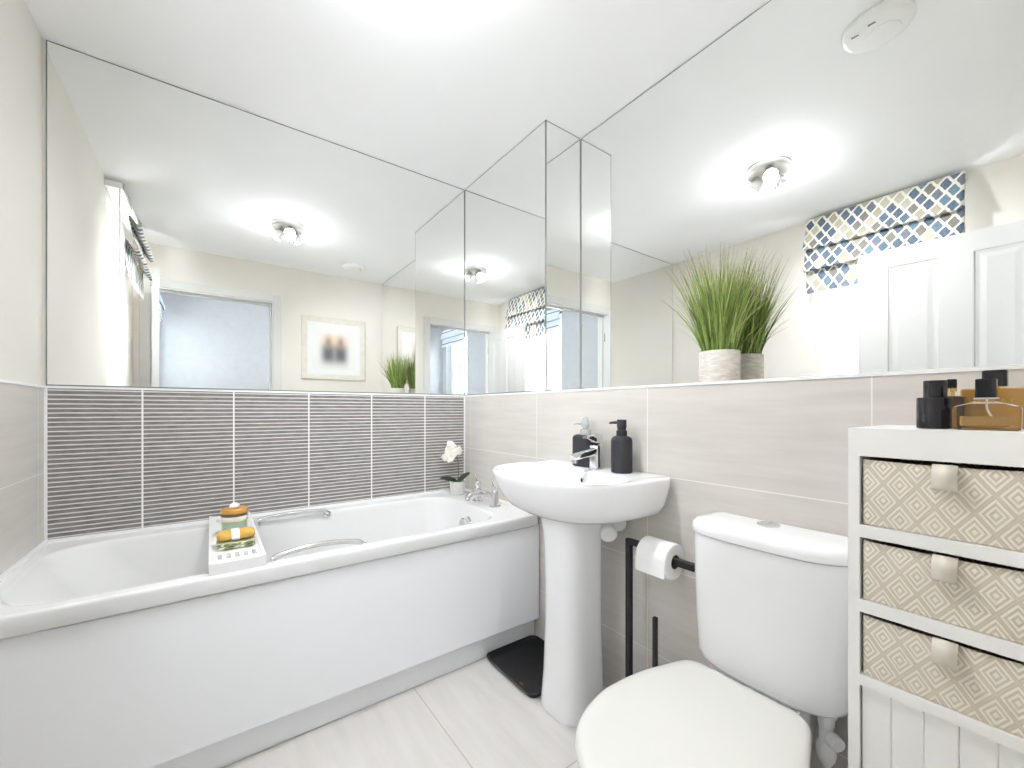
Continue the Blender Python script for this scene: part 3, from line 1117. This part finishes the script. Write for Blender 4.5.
sd = thing('soap_dispenser', 'matt black round soap dispenser with black pump on the basin, right of the tap', 'soap dispenser', (1.222, -.070, .842))
bm = B(); lathe(bm, [(.032, .8425), (.0355, .8435), (.0365, .848), (.0365, .952), (.034, .961), (.027, .967), (.019, .969)], 1.222, -.070, 40)
obj('bottle', bm, M_blackp, sd)
bm = B(); pump(bm, 1.222, -.070, .969, (-.8, -.35, 0))
obj('pump', bm, M_blackp, sd)
sd2 = thing('soap_dispenser', 'black wide soap dispenser with clear pump on the basin, behind the tap', 'soap dispenser', (1.035, -.055, .842))
bm = B()
loft(bm, [rrect(1.035 - .051 + i, 1.035 + .051 - i, -.055 - .034 + i, -.055 + .034 - i, z, .026 - i * .5, 8, 4) for z, i in ((.8425, .006), (.845, .001), (.85, 0), (.952, 0), (.960, .004), (.964, .012))])
obj('bottle', bm, M_blackp, sd2)
bm = B()
lathe(bm, [(.020, .964), (.020, .982), (.017, .984)], 1.035, -.055, 24)
lathe(bm, [(.010, .984), (.010, .995)], 1.035, -.055, 20)
lathe(bm, [(.015, .995), (.016, 1.012), (.012, 1.020), (.006, 1.032)], 1.035, -.055, 24)
tube(bm, [(1.035, -.055, 1.006), (1.002, -.07, 1.008), (.990, -.075, 1.003)], [.006, .005, .004], 10)
obj('pump', bm, M_clearp, sd2)

# black tray on the floor
tr = thing('floor_tray', 'shallow black rounded tray on the floor between bath and pedestal', 'tray', (.83, -.16, 0))
bm = B()
tx0, tx1, tya, tyb = .668, .995, -.288, -.012
loft(bm, [rrect(tx0 + i, tx1 - i, tya + i, tyb - i, z, .035 - min(i, .02), 8, 6) for z, i in
          ((.001, .012), (.003, .008), (.017, .002), (.021, 0), (.0225, .003), (.021, .007), (.009, .013), (.006, .020))])
obj('tray', bm, M_blackt, tr)
bm = B(); box(bm, .885, .903, -.262, -.258, .0062, .0066); box(bm, .893, .899, -.256, -.253, .0062, .0066)
obj('printed_mark', bm, M_orange, tr, smooth=False)

# ================================================================== TOILET
TX = 1.688
wc = thing('toilet', 'white close-coupled toilet with its lid closed, beside the white cabinet', 'toilet', (TX, -.4, 0))
half = [(0, -.196), (.07, -.196), (.118, -.199), (.144, -.222), (.164, -.285), (.180, -.345), (.189, -.42), (.188, -.49), (.163, -.58), (.122, -.638), (.080, -.667), (.03, -.683), (0, -.684)]
full = [(x, y, 0) for x, y in half] + [(-x, y, 0) for x, y in reversed(half[1:-1])]
OUT = smooth_pts(full, 5, closed=True)
CYY = -.44


def tring(sx, sy, z, dx=0):
    return [(TX + p.x * sx, CYY + (p.y - CYY) * sy, z) for p in OUT]


def tinset(i, z):
    return tring(1 - i / .189, 1 - i / .244, z - .0265)


# pan
bm = B()
def pan(sx, y0, y1, z):
    sy = (y1 - y0) / .488
    return [(TX + p.x * sx, y0 + (p.y + .684) * sy, z) for p in OUT]
rings = [pan(.60, -.56, -.08, 0), pan(.60, -.56, -.08, .03), pan(.56, -.54, -.08, .10), pan(.60, -.545, -.09, .18), pan(.74, -.60, -.11, .25), pan(.89, -.655, -.15, .32),
         pan(.95, -.673, -.17, .36), pan(.94, -.671, -.17, .3685)]
loft(bm, rings)
rb = [rrect(TX - .105 + i, TX + .105 - i, -.26, -.03, z, .03, 6, 4) for z, i in ((.18, .03), (.26, .01), (.32, 0), (.372, 0), (.377, .004))]
loft(bm, rb)
obj('pan', bm, M_cer, wc, angle=50)
bm = B()
loft(bm, [tinset(.008, .396), tinset(.003, .399), tinset(.002, .406), tinset(.006, .409)])
obj('seat', bm, M_seat, wc, angle=50)
bm = B()
loft(bm, [tinset(.004, .4105), tinset(.0, .414), tinset(.0, .423), tinset(.003, .429), tinset(.010, .4335), tinset(.030, .4355), tinset(.08, .437), tinset(.14, .4375)])
for s in (-1, 1):
    lathe_dir(bm, [(.011, 0), (.012, .002), (.012, .040), (.011, .042)], (TX + s * .075 - .021, -.1925, .383), (1, 0, 0), 16)
obj('lid', bm, M_seat, wc, angle=45)
# cistern
bm = B()
def cring(a, bf, z, bb=.052):
    return sring(TX + .009, -.06, a, bf, bb, z, 3.4, 9, 80)
loft(bm, [cring(.125, .085, .379, .04), cring(.154, .100, .383), cring(.167, .108, .394), cring(.174, .112, .412), cring(.178, .114, .50), cring(.181, .117, .60), cring(.183, .119, .70), cring(.183, .119, .726)])
obj('cistern', bm, M_cer, wc, angle=45)
bm = B()
loft(bm, [cring(.182, .118, .7275, .051), cring(.187, .123, .7295, .053), cring(.188, .124, .742, .053), cring(.185, .121, .753, .052), cring(.176, .110, .760, .048), cring(.145, .082, .764, .038), cring(.09, .045, .766, .02)])
cl = obj('cistern_lid', bm, M_cer, wc, angle=45)
bm = B()
lathe(bm, [(.026, .763), (.026, .769), (.023, .7705)], TX + .006, -.079, 32)
box(bm, TX + .005, TX + .007, -.101, -.057, .7698, .7712)
obj('flush_button', bm, M_chrome, cl)
# supply
bm = B()
vx, vy = 1.822, -.10
lathe(bm, [(.020, .370), (.021, .373), (.021, .384), (.020, .386)], vx, vy, 20)
lathe(bm, [(.013, .345), (.0165, .350), (.0165, .372), (.014, .374)], vx, vy, 8)
lathe(bm, [(.0125, .305), (.0135, .31), (.0135, .346)], vx, vy, 20)
lathe(bm, [(.012, .262), (.0165, .270), (.019, .282), (.019, .300), (.014, .312)], vx, vy, 20)
lathe(bm, [(.0095, .0), (.0095, .266)], vx, vy, 18)
sv = obj('supply_pipe', bm, M_whitep, wc)
bm = B()
lathe_dir(bm, [(.007, 0), (.007, .014), (.014, .016), (.0155, .020), (.0155, .036), (.013, .038)], (vx, vy, .330), (.78, -.62, -.05), 12)
obj('valve_knob', bm, M_whitep, sv)

# ------------------------------------------------------------------ toilet roll stand, roll, brush
st = thing('toilet_roll_stand', 'black square-section toilet roll stand against the tiles beside the toilet', 'toilet roll stand', (1.30, -.10, 0))
bm = B(); box(bm, 1.268, 1.286, -.109, -.091, .012, .632)
obj('post', bm, M_black, st, smooth=False, bevel=.0015)
bm = B(); box(bm, 1.286, 1.335, -.109, -.091, .614, .632)
box(bm, 1.322, 1.340, -.109, -.091, .596, .614)
box(bm, 1.340, 1.510, -.110, -.090, .595, .615)
obj('roll_arm', bm, M_black, st, bevel=.0012)
bm = B(); box(bm, 1.235, 1.430, -.175, -.025, 0.0, .012)
obj('base_plate', bm, M_black, st, smooth=False, bevel=.002)
tr_ = thing('toilet_roll', 'white toilet roll hanging on the black stand', 'toilet roll', (1.40, -.10, .592))
rz = .603
bm = B()
R1, R0 = .0535, .021
lathe_dir(bm, [(R0, 0), (R1 - .003, 0), (R1, .003), (R1, .102), (R1 - .003, .105), (R0, .105), (R0, 0)], (1.341, -.10, rz), (1, 0, 0), 56, False, False)
box(bm, 1.343, 1.444, -.1543, -.1533, rz - .040, rz + .004)
obj('paper', bm, M_paper, tr_)
bm = B()
lathe_dir(bm, [(R0 - .0004, -.001), (R0 - .002, -.001), (R0 - .002, .106), (R0 - .0004, .106), (R0 - .0004, -.001)], (1.341, -.10, rz), (1, 0, 0), 32, False, False)
obj('core', bm, M_card, tr_)
tb = thing('toilet_brush', 'black toilet brush with slim square handle standing beside the roll stand', 'toilet brush', (1.376, -.10, .012))
bm = B(); box(bm, 1.370, 1.383, -.1065, -.0935, .20, .41)
obj('handle', bm, M_black, tb, smooth=False, bevel=.0015)
bm = B(); lathe(bm, [(.038, .0125), (.040, .014), (.040, .195), (.034, .200), (.008, .203)], 1.376, -.10, 32)
obj('canister', bm, M_black, tb)

# ================================================================== CABINET
FX0, FX1, FY, FZ = 1.908, 2.1465, -.276, 1.0265
cab = thing('bathroom_cabinet', 'slim white cabinet with three woven drawers beside the toilet', 'cabinet', (2.03, -.14, 0))
bm = B()
yb_ = -.004
t = .0165
box(bm, FX0, FX0 + t, FY, yb_, 0, FZ - .05)
box(bm, FX1 - t, FX1, FY, yb_, 0, FZ - .05)
box(bm, FX0, FX1, FY, yb_, FZ - .05, FZ)
box(bm, FX0 + t, FX1 - t, yb_ - .006, yb_, .04, FZ - .05, 0)
zz = [(.852, .83), (.717, .695), (.581, .562)]
for a, b in zz:
    box(bm, FX0 + t, FX1 - t, FY, yb_ - .006, b, a)
box(bm, FX0 + t, FX1 - t, FY + .012, yb_ - .006, 0.02, .06)
obj('carcass', bm, M_cab, cab, smooth=False)
for (z0, z1) in ((.852, .9765), (.717, .83), (.581, .695)):
    bm = B()
    a0, a1 = FX0 + t + .0035, FX1 - t - .0035
    # open fabric basket: front, sides, back, bottom
    zt_ = z1 - .006
    y0b = FY + .004
    rings = [rrect(a0 + i, a1 - i, y0b + i, yb_ - .012 - i, z, .004, 3, 10) for z, i in ((z0 + .001, .002), (z0 + .003, 0), (zt_ - .002, 0), (zt_, .001), (zt_, .003), (z0 + .006, .004))]
    # slight sag of the front edge between the corners
    rings = [[(p[0], p[1], p[2] - (.0025 * (1 - ((p[0] - (a0 + a1) / 2) / ((a1 - a0) / 2)) ** 2) if p[2] > z1 - .02 else 0)) for p in r] for r in rings]
    loft(bm, rings)
    dr = obj('drawer', bm, M_basket, cab)
    bm = B()
    xm = 2.0325
    zc = zt_ + .001
    hw = .0145
    prof = [(y0b - .0005, zc), (y0b - .003, zc - .001), (y0b - .012, zc - .010), (y0b - .014, zc - .022), (y0b - .011, zc - .036), (y0b - .004, zc - .041), (y0b - .0005, zc - .040)]
    pp = smooth_pts([(0, y, z) for y, z in prof], 4)
    vs = [[bm.verts.new((xm - hw, p.y, p.z)), bm.verts.new((xm + hw, p.y, p.z))] for p in pp]
    for r0, r1 in zip(vs, vs[1:]):
        bm.faces.new((r0[0], r0[1], r1[1], r1[0]))
    o = obj('pull_tab', bm, M_tab, dr)
    md = o.modifiers.new('thickness', 'SOLIDIFY'); md.thickness = .0016; md.offset = -1
bm = B()
dx0, dx1, dz0, dz1 = FX0 + t + .002, FX1 - t - .002, .062, .5605
nb_ = 5
pw = (dx1 - dx0) / nb_
for k in range(nb_):
    a = dx0 + k * pw
    loft(bm, [[(a + .0002, FY + .024, z), (a + .0002, FY + .0078, z), (a + .0016, FY + .006, z), (a + pw - .0016, FY + .006, z), (a + pw - .0002, FY + .0078, z), (a + pw - .0002, FY + .024, z)] for z in (dz0, dz1)])
dd = obj('door', bm, M_cab, cab, smooth=False)
bm = B(); lathe_dir(bm, [(.006, 0), (.006, .010), (.012, .014), (.013, .020), (.008, .025)], (dx0 + .025, FY + .006, .33), (0, -1, 0), 20)
obj('knob', bm, M_satin, dd)

# ------------------------------------------------------------------ perfume bottles
bz = FZ + .0005
p1 = thing('perfume_bottle', 'round glossy black perfume bottle with black cap, leftmost on the cabinet', 'perfume bottle', (2.004, -.19, bz), 'perfume bottles on the cabinet')
bm = B(); lathe(bm, [(.0215, bz), (.0235, bz + .001), (.0235, bz + .053), (.0225, bz + .0545)], 2.0085, -.19, 40)
obj('bottle', bm, M_blackg, p1)
bm = B(); lathe(bm, [(.0145, bz + .0555), (.0153, bz + .0565), (.0153, bz + .083), (.0145, bz + .0845)], 2.009, -.19, 36)
lathe(bm, [(.0155, bz + .0545), (.0155, bz + .0556)], 2.009, -.19, 36)
obj('cap', bm, M_blackg, p1)
p2 = thing('perfume_bottle', 'small smoky brown perfume bottle with gold neck, behind the round black one', 'perfume bottle', (2.030, -.13, bz), 'perfume bottles on the cabinet')
bm = B(); loft(bm, [rrect(2.006 + i, 2.040 - i, -.142 + i, -.112 - i, z, .005, 4, 3) for z, i in ((bz, .002), (bz + .002, 0), (bz + .056, 0), (bz + .058, .003))])
obj('bottle', bm, M_brown, p2)
bm = B(); lathe(bm, [(.0035, bz + .058), (.0035, bz + .066), (.0062, bz + .0665), (.0065, bz + .072), (.005, bz + .0725)], 2.0215, -.127, 20)
obj('spray_neck', bm, M_gold, p2)
bm = B(); lathe(bm, [(.0065, bz + .0725), (.0068, bz + .074), (.0068, bz + .088), (.006, bz + .089)], 2.0215, -.127, 20)
obj('cap', bm, M_blackg, p2)
p3 = thing('perfume_bottle', 'clear glass perfume bottle holding pale amber scent, in front on the cabinet', 'perfume bottle', (2.071, -.21, bz), 'perfume bottles on the cabinet')
bm = B()
cx3 = 2.0705
def gr(hw, hd, z, r=.006):
    return rrect(cx3 - hw, cx3 + hw, -.212 - hd, -.212 + hd, z, r, 5, 5)
loft(bm, [gr(.0345, .013, bz), gr(.0365, .015, bz + .0015), gr(.037, .0155, bz + .034), gr(.0355, .015, bz + .0385), gr(.024, .0115, bz + .0425, .005), gr(.0135, .0085, bz + .046, .005), gr(.0125, .0085, bz + .050, .005)])
obj('glass', bm, M_bottle, p3)
bm = B(); loft(bm, [gr(.027, .009, bz + .006), gr(.0285, .0105, bz + .0075), gr(.0285, .0105, bz + .021), gr(.0285, .0105, bz + .0225)])
obj('scent', bm, M_amber, p3)
bm = B(); tube(bm, smooth_pts([(cx3 + .001, -.212, bz + .05), (cx3 + .001, -.212, bz + .036), (cx3 + .006, -.212, bz + .022), (cx3 + .014, -.212, bz + .009)], 5), .0013, 8)
obj('dip_tube', bm, M_whitep, p3)
bm = B()
loft(bm, [gr(.0135, .0085, bz + .0502, .003), gr(.0135, .0085, bz + .0525, .003)], mi=1)
loft(bm, [gr(.011, .0105, bz + .0526, .004), gr(.0115, .011, bz + .0535, .004), gr(.0115, .011, bz + .082, .004), gr(.0105, .010, bz + .083, .004)])
obj('cap', bm, [M_blackg, M_satin], p3)
p4 = thing('perfume_bottle', 'flat amber-brown perfume bottle with gold lettering, rearmost on the cabinet', 'perfume bottle', (2.082, -.09, bz), 'perfume bottles on the cabinet')
cx4, cy4 = 2.0705, -.092
bm = B(); loft(bm, [rrect(cx4 - .041 + i, cx4 + .041 - i, cy4 - .016 + i, cy4 + .016 - i, z, .004, 4, 4) for z, i in ((bz, .002), (bz + .002, 0), (bz + .069, 0), (bz + .071, .002))])
gl4 = obj('bottle', bm, M_ambergl, p4)
bm = B(); loft(bm, [rrect(cx4 - .015 + i, cx4 + .015 - i, cy4 - .013 + i, cy4 + .013 - i, z, .005, 5, 3) for z, i in ((bz + .0745, .001), (bz + .0755, 0), (bz + .102, 0), (bz + .1035, .0015))])
obj('cap', bm, M_blackg, p4)
bm = B(); loft(bm, [rrect(cx4 - .010, cx4 + .010, cy4 - .009, cy4 + .009, z, .004, 5, 3) for z in (bz + .0705, bz + .0748)])
obj('neck', bm, M_gold, p4)
tcv = bpy.data.curves.new('lettering', 'FONT')
tcv.body = 'BURBERRY'
tcv.size = .0085
tcv.align_x = 'CENTER'
tcv.extrude = .0002
tcv.materials.append(M_gold)
to = bpy.data.objects.new('lettering', tcv)
COL.objects.link(to)
bpy.context.view_layer.update()
_me = bpy.data.meshes.new_from_object(to.evaluated_get(bpy.context.evaluated_depsgraph_get()))
bpy.data.objects.remove(to)
bpy.data.curves.remove(tcv)
to = bpy.data.objects.new('lettering', _me)
COL.objects.link(to)
to.parent = p4
to.location = Vector((cx4 + .003, cy4 - .0163, bz + .0455)) - Vector(p4.location)
to.rotation_euler = (radians(90), 0, 0)

# ================================================================== PLANT ON THE LEDGE
pc = (1.456, .138)
pr = .062
gp = thing('potted_grass', 'bushy green grass plant in a whitewashed pot on the mirror ledge', 'potted plant', (pc[0], pc[1], LEDGE))
bm = B()
lathe(bm, [(pr - .004, LEDGE + .0005), (pr - .001, LEDGE + .002), (pr, LEDGE + .006), (pr, 1.250), (pr - .001, 1.252), (pr - .006, 1.252), (pr - .007, 1.238)], pc[0], pc[1], 48, True, False)
obj('pot', bm, M_pot, gp)
bm = B(); lathe(bm, [(pr - .0065, 1.239), (.03, 1.243), (.004, 1.244)], pc[0], pc[1], 24)
obj('potting_moss', bm, M_soil, gp)
bm = B()
uvl = bm.loops.layers.uv.new('UVMap')
for i in range(640):
    r = (random.random() ** .5) * (pr - .012)
    th = random.random() * 2 * pi
    b0 = Vector((pc[0] + r * cos(th), pc[1] + r * sin(th), 1.238))
    th2 = th + random.gauss(0, .5)
    k = random.random()
    lean = abs(random.gauss(0, .24)) + .22 * (r / pr)
    if k < .05:
        lean = random.uniform(.55, 1.0)
    ln = random.uniform(.22, .36) if k >= .05 else random.uniform(.16, .30)
    if random.random() < .25:
        ln *= .7
    wdt = random.uniform(.0014, .0026)
    d = Vector((cos(th2), sin(th2), 0))
    side0 = Vector((-sin(th2), cos(th2), 0))
    tw = random.uniform(-1, 1)
    col = random.random()
    nseg = 7
    prev = None
    p = b0.copy()
    for s in range(nseg + 1):
        t = s / nseg
        ang = lean * (.35 + .9 * t)
        if s:
            p = p + (d * sin(ang) + Vector((0, 0, 1)) * cos(ang)) * (ln / nseg)
        q = p.copy()
        lim = D - .004
        if q.y > lim - .02:
            q.y = lim - .02 * math.exp(-(q.y - (lim - .02)) / .02)
        wd = wdt * (1 - t ** 1.8) + .00025
        sd_ = (side0 * cos(tw) + d * sin(tw)).normalized()
        row = [bm.verts.new(q - sd_ * wd), bm.verts.new(q + sd_ * wd)]
        for v_ in row:
            if v_.co.y > D - .003:
                v_.co.y = D - .003
        if prev:
            f = bm.faces.new((prev[0], prev[1], row[1], row[0]))
            for lp, tt in zip(f.loops, (t - 1 / nseg, t - 1 / nseg, t, t)):
                lp[uvl].uv = (col, tt)
        prev = row
o = obj('grass_blades', bm, M_grass, gp, recalc=False)
o['kind'] = 'stuff'

# ================================================================== BLINDS
def roman(name, x0, x1, prof, mat_, label, zoff=0.0, head=None, cords=True):
    """prof = list of strips, each a (y,z) polyline from top to hem"""
    root = thing(name, label, 'roman blind', ((x0 + x1) / 2, -1.68, head[0]))
    bm = B(); box(bm, x0 + .004, x1 - .004, head[1], head[2], head[0] - .035, head[0])
    obj('headrail', bm, M_whitep, root, smooth=False, bevel=.003)
    varc = 0.0
    bm = B()
    uvl = bm.loops.layers.uv.new('UVMap')
    P = smooth_pts([(0, y, z) for y, z in prof], 7)
    vs = []
    arc = 0
    nx = 26
    for i, p in enumerate(P):
        if i:
            arc += (P[i] - P[i - 1]).length
        row = []
        for k in range(nx + 1):
            u = k / nx
            wob = .004 * sin(u * 9 + arc * 8) * min(1, arc / .2)
            row.append((bm.verts.new((x0 + (x1 - x0) * u, p.y + wob, p.z + wob * .4)), (x0 + (x1 - x0) * u, -arc)))
        vs.append(row)
    for r0, r1 in zip(vs, vs[1:]):
        for k in range(nx):
            q = (r0[k], r0[k + 1], r1[k + 1], r1[k])
            f = bm.faces.new([v[0] for v in q])
            for lp, v in zip(f.loops, q):
                lp[uvl].uv = v[1]
    o = obj('blind_fabric', bm, mat_, root, recalc=False)
    md = o.modifiers.new('thickness', 'SOLIDIFY'); md.thickness = .002
    return root


bl = roman('roman_blind', 1.062, 1.80,
           [(-1.628, 2.352), (-1.622, 2.345), (-1.605, 2.27), (-1.574, 2.18), (-1.557, 2.148), (-1.557, 2.138), (-1.575, 2.136), (-1.600, 2.172), (-1.607, 2.170),
            (-1.600, 2.13), (-1.578, 2.05), (-1.561, 2.006), (-1.561, 1.996), (-1.580, 1.994), (-1.606, 2.036), (-1.614, 2.036), (-1.619, 2.00), (-1.617, 1.92), (-1.615, 1.849)],
           M_trellis, 'roman blind with blue and beige diamond trellis pattern at the window', head=(2.358, -1.707, -1.632))
bm = B()
cx_ = 1.075
pts = [(cx_ - .006, -1.645, 2.32), (cx_ - .008, -1.645, 1.9), (cx_ - .010, -1.645, 1.56)]
pts += [(cx_ + .010 - .020 * cos(a), -1.645, 1.50 - .034 * sin(a)) for a in [pi * k / 10 for k in range(11)]]
pts += [(cx_ + .028, -1.645, 1.56), (cx_ + .018, -1.645, 1.9), (cx_ + .012, -1.645, 2.32)]
tube(bm, pts, .0022, 8)
obj('pull_cord', bm, M_whitep, bl)


def stripe_fabric():
    m, nt, b = M_new('grey_band_fabric')
    nb = NB(nt)
    uv = nt.nodes.new('ShaderNodeUVMap')
    sx = nt.nodes.new('ShaderNodeSeparateXYZ')
    nt.links.new(uv.outputs[0], sx.inputs[0])
    g = nb.line(sx.outputs[1], -0.045, 0.115, 0.013)
    nt.links.new(nb.mix(g, srgb(214, 222, 230), srgb(92, 108, 126)), b.inputs['Base Color'])
    b.inputs['Roughness'].default_value = .85
    return m


roman('roman_blind', BW0 - .03, BW1 + .03,
      [(-1.655, 2.262), (-1.645, 2.25), (-1.625, 2.18), (-1.612, 2.14), (-1.612, 2.128), (-1.635, 2.125), (-1.645, 2.14), (-1.640, 2.11), (-1.630, 2.01)],
      stripe_fabric(), 'pale blind with grey bands at the window of the room beyond', head=(2.268, -1.699, -1.66))

# ================================================================== PICTURE
pic = thing('framed_picture', 'pale silver framed blurred portrait print on the wall beside the doorway', 'picture', (L, -.235, 1.65))
# (hung on the door wall, facing the bath)
ya, yb, za, zb_ = -.538, .055, 1.352, 1.957
bm = B()
rings = []
fw = .052
for ins, dep in ((0, 0.001), (0, .010), (.006, .014), (.020, .0135), (.034, .011), (.046, .009), (fw, .007), (fw, .004)):
    rings.append([(L - dep, ya + ins, za + ins), (L - dep, yb - ins, za + ins), (L - dep, yb - ins, zb_ - ins), (L - dep, ya + ins, zb_ - ins)])
loft(bm, rings, True, False)
obj('frame', bm, M_frame, pic, smooth=False)
bm = B(); box(bm, L - .0055, L - .002, ya + fw - .004, yb - fw + .004, za + fw - .004, zb_ - fw + .004)
obj('mount', bm, M_mat, pic, smooth=False)
bm = B()
uvl = bm.loops.layers.uv.new('UVMap')
i0, i1 = .095, .10
q = [bm.verts.new((L - .0062, y, z)) for y, z in ((ya + i0, za + i1), (yb - i0, za + i1), (yb - i0, zb_ - i1), (ya + i0, zb_ - i1))]
f = bm.faces.new(q)
for lp, c in zip(f.loops, ((0, 0), (1, 0), (1, 1), (0, 1))):
    lp[uvl].uv = c
obj('print', bm, M_art, pic, smooth=False, recalc=False)

# ================================================================== CEILING FITTINGS
lx, ly = 1.165, -.778
sp = thing('ceiling_spotlight', 'round chrome ceiling light with three lit spotlights', 'ceiling light', (lx, ly, CEIL))
bm = B()
lathe(bm, [(.100, CEIL - .0005), (.104, CEIL - .003), (.104, CEIL - .024), (.100, CEIL - .030), (.085, CEIL - .032), (.03, CEIL - .033)], lx, ly, 48)
obj('ceiling_plate', bm, M_satin, sp)
for ang in (60, 180, 300):
    a = radians(ang)
    bx_, by_ = lx + .062 * cos(a), ly + .062 * sin(a)
    d = Vector((cos(a) * .68, sin(a) * .68, -.73)).normalized()
    piv = Vector((bx_, by_, CEIL - .062))
    bm = B()
    lathe(bm, [(.010, CEIL - .062), (.010, CEIL - .031)], bx_, by_, 14)
    lathe_dir(bm, [(.008, -.030), (.022, -.030), (.027, -.020), (.033, .012), (.036, .030), (.034, .030), (.031, .024)], piv, d, 28, True, False)
    h = obj('spot_head', bm, M_satin, sp)
    bm = B()
    lathe_dir(bm, [(.0305, .022), (.0308, .033), (.024, .041), (.010, .045)], piv, d, 24)
    obj('bulb', bm, M_bulb, h)
    for kind, power in (('SPOT', LAMP_POWER), ('POINT', GLOW_POWER)):
        l = bpy.data.lights.new('spot_bulb_light', kind)
        l.energy = power
        l.color = (.93, .965, 1.0)
        l.shadow_soft_size = .03
        if kind == 'SPOT':
            l.spot_size = radians(122)
            l.spot_blend = 1.0
        lo = bpy.data.objects.new('spot_bulb_light', l)
        COL.objects.link(lo)
        lo.location = piv + d * .072
        lo.rotation_euler = d.to_track_quat('-Z', 'Y').to_euler()

sx_, sy_ = 1.755, -.165
al = thing('smoke_alarm', 'round white smoke alarm on the ceiling, reflected above the cabinet', 'smoke alarm', (sx_, sy_, CEIL))
bm = B()
lathe(bm, [(.092, CEIL - .0005), (.096, CEIL - .002), (.096, CEIL - .014), (.091, CEIL - .022), (.078, CEIL - .028), (.05, CEIL - .031)], sx_, sy_, 56)
obj('housing', bm, M_whitep, al)
bm = B()
lathe(bm, [(.046, CEIL - .0305), (.045, CEIL - .0335), (.040, CEIL - .0345), (.01, CEIL - .035)], sx_ + .012, sy_ - .012, 40)
obj('centre_grille', bm, M_whitep, al)
bm = B()
box(bm, sx_ - .012, sx_ + .008, sy_ + .052, sy_ + .062, CEIL - .0305, CEIL - .026)
obj('printed_mark', bm, M_slot, al, smooth=False)
bm = B()
box(bm, sx_ - .060, sx_ - .040, sy_ + .040, sy_ + .045, CEIL - .031, CEIL - .024)
obj('test_button', bm, M_slot, al, smooth=False)
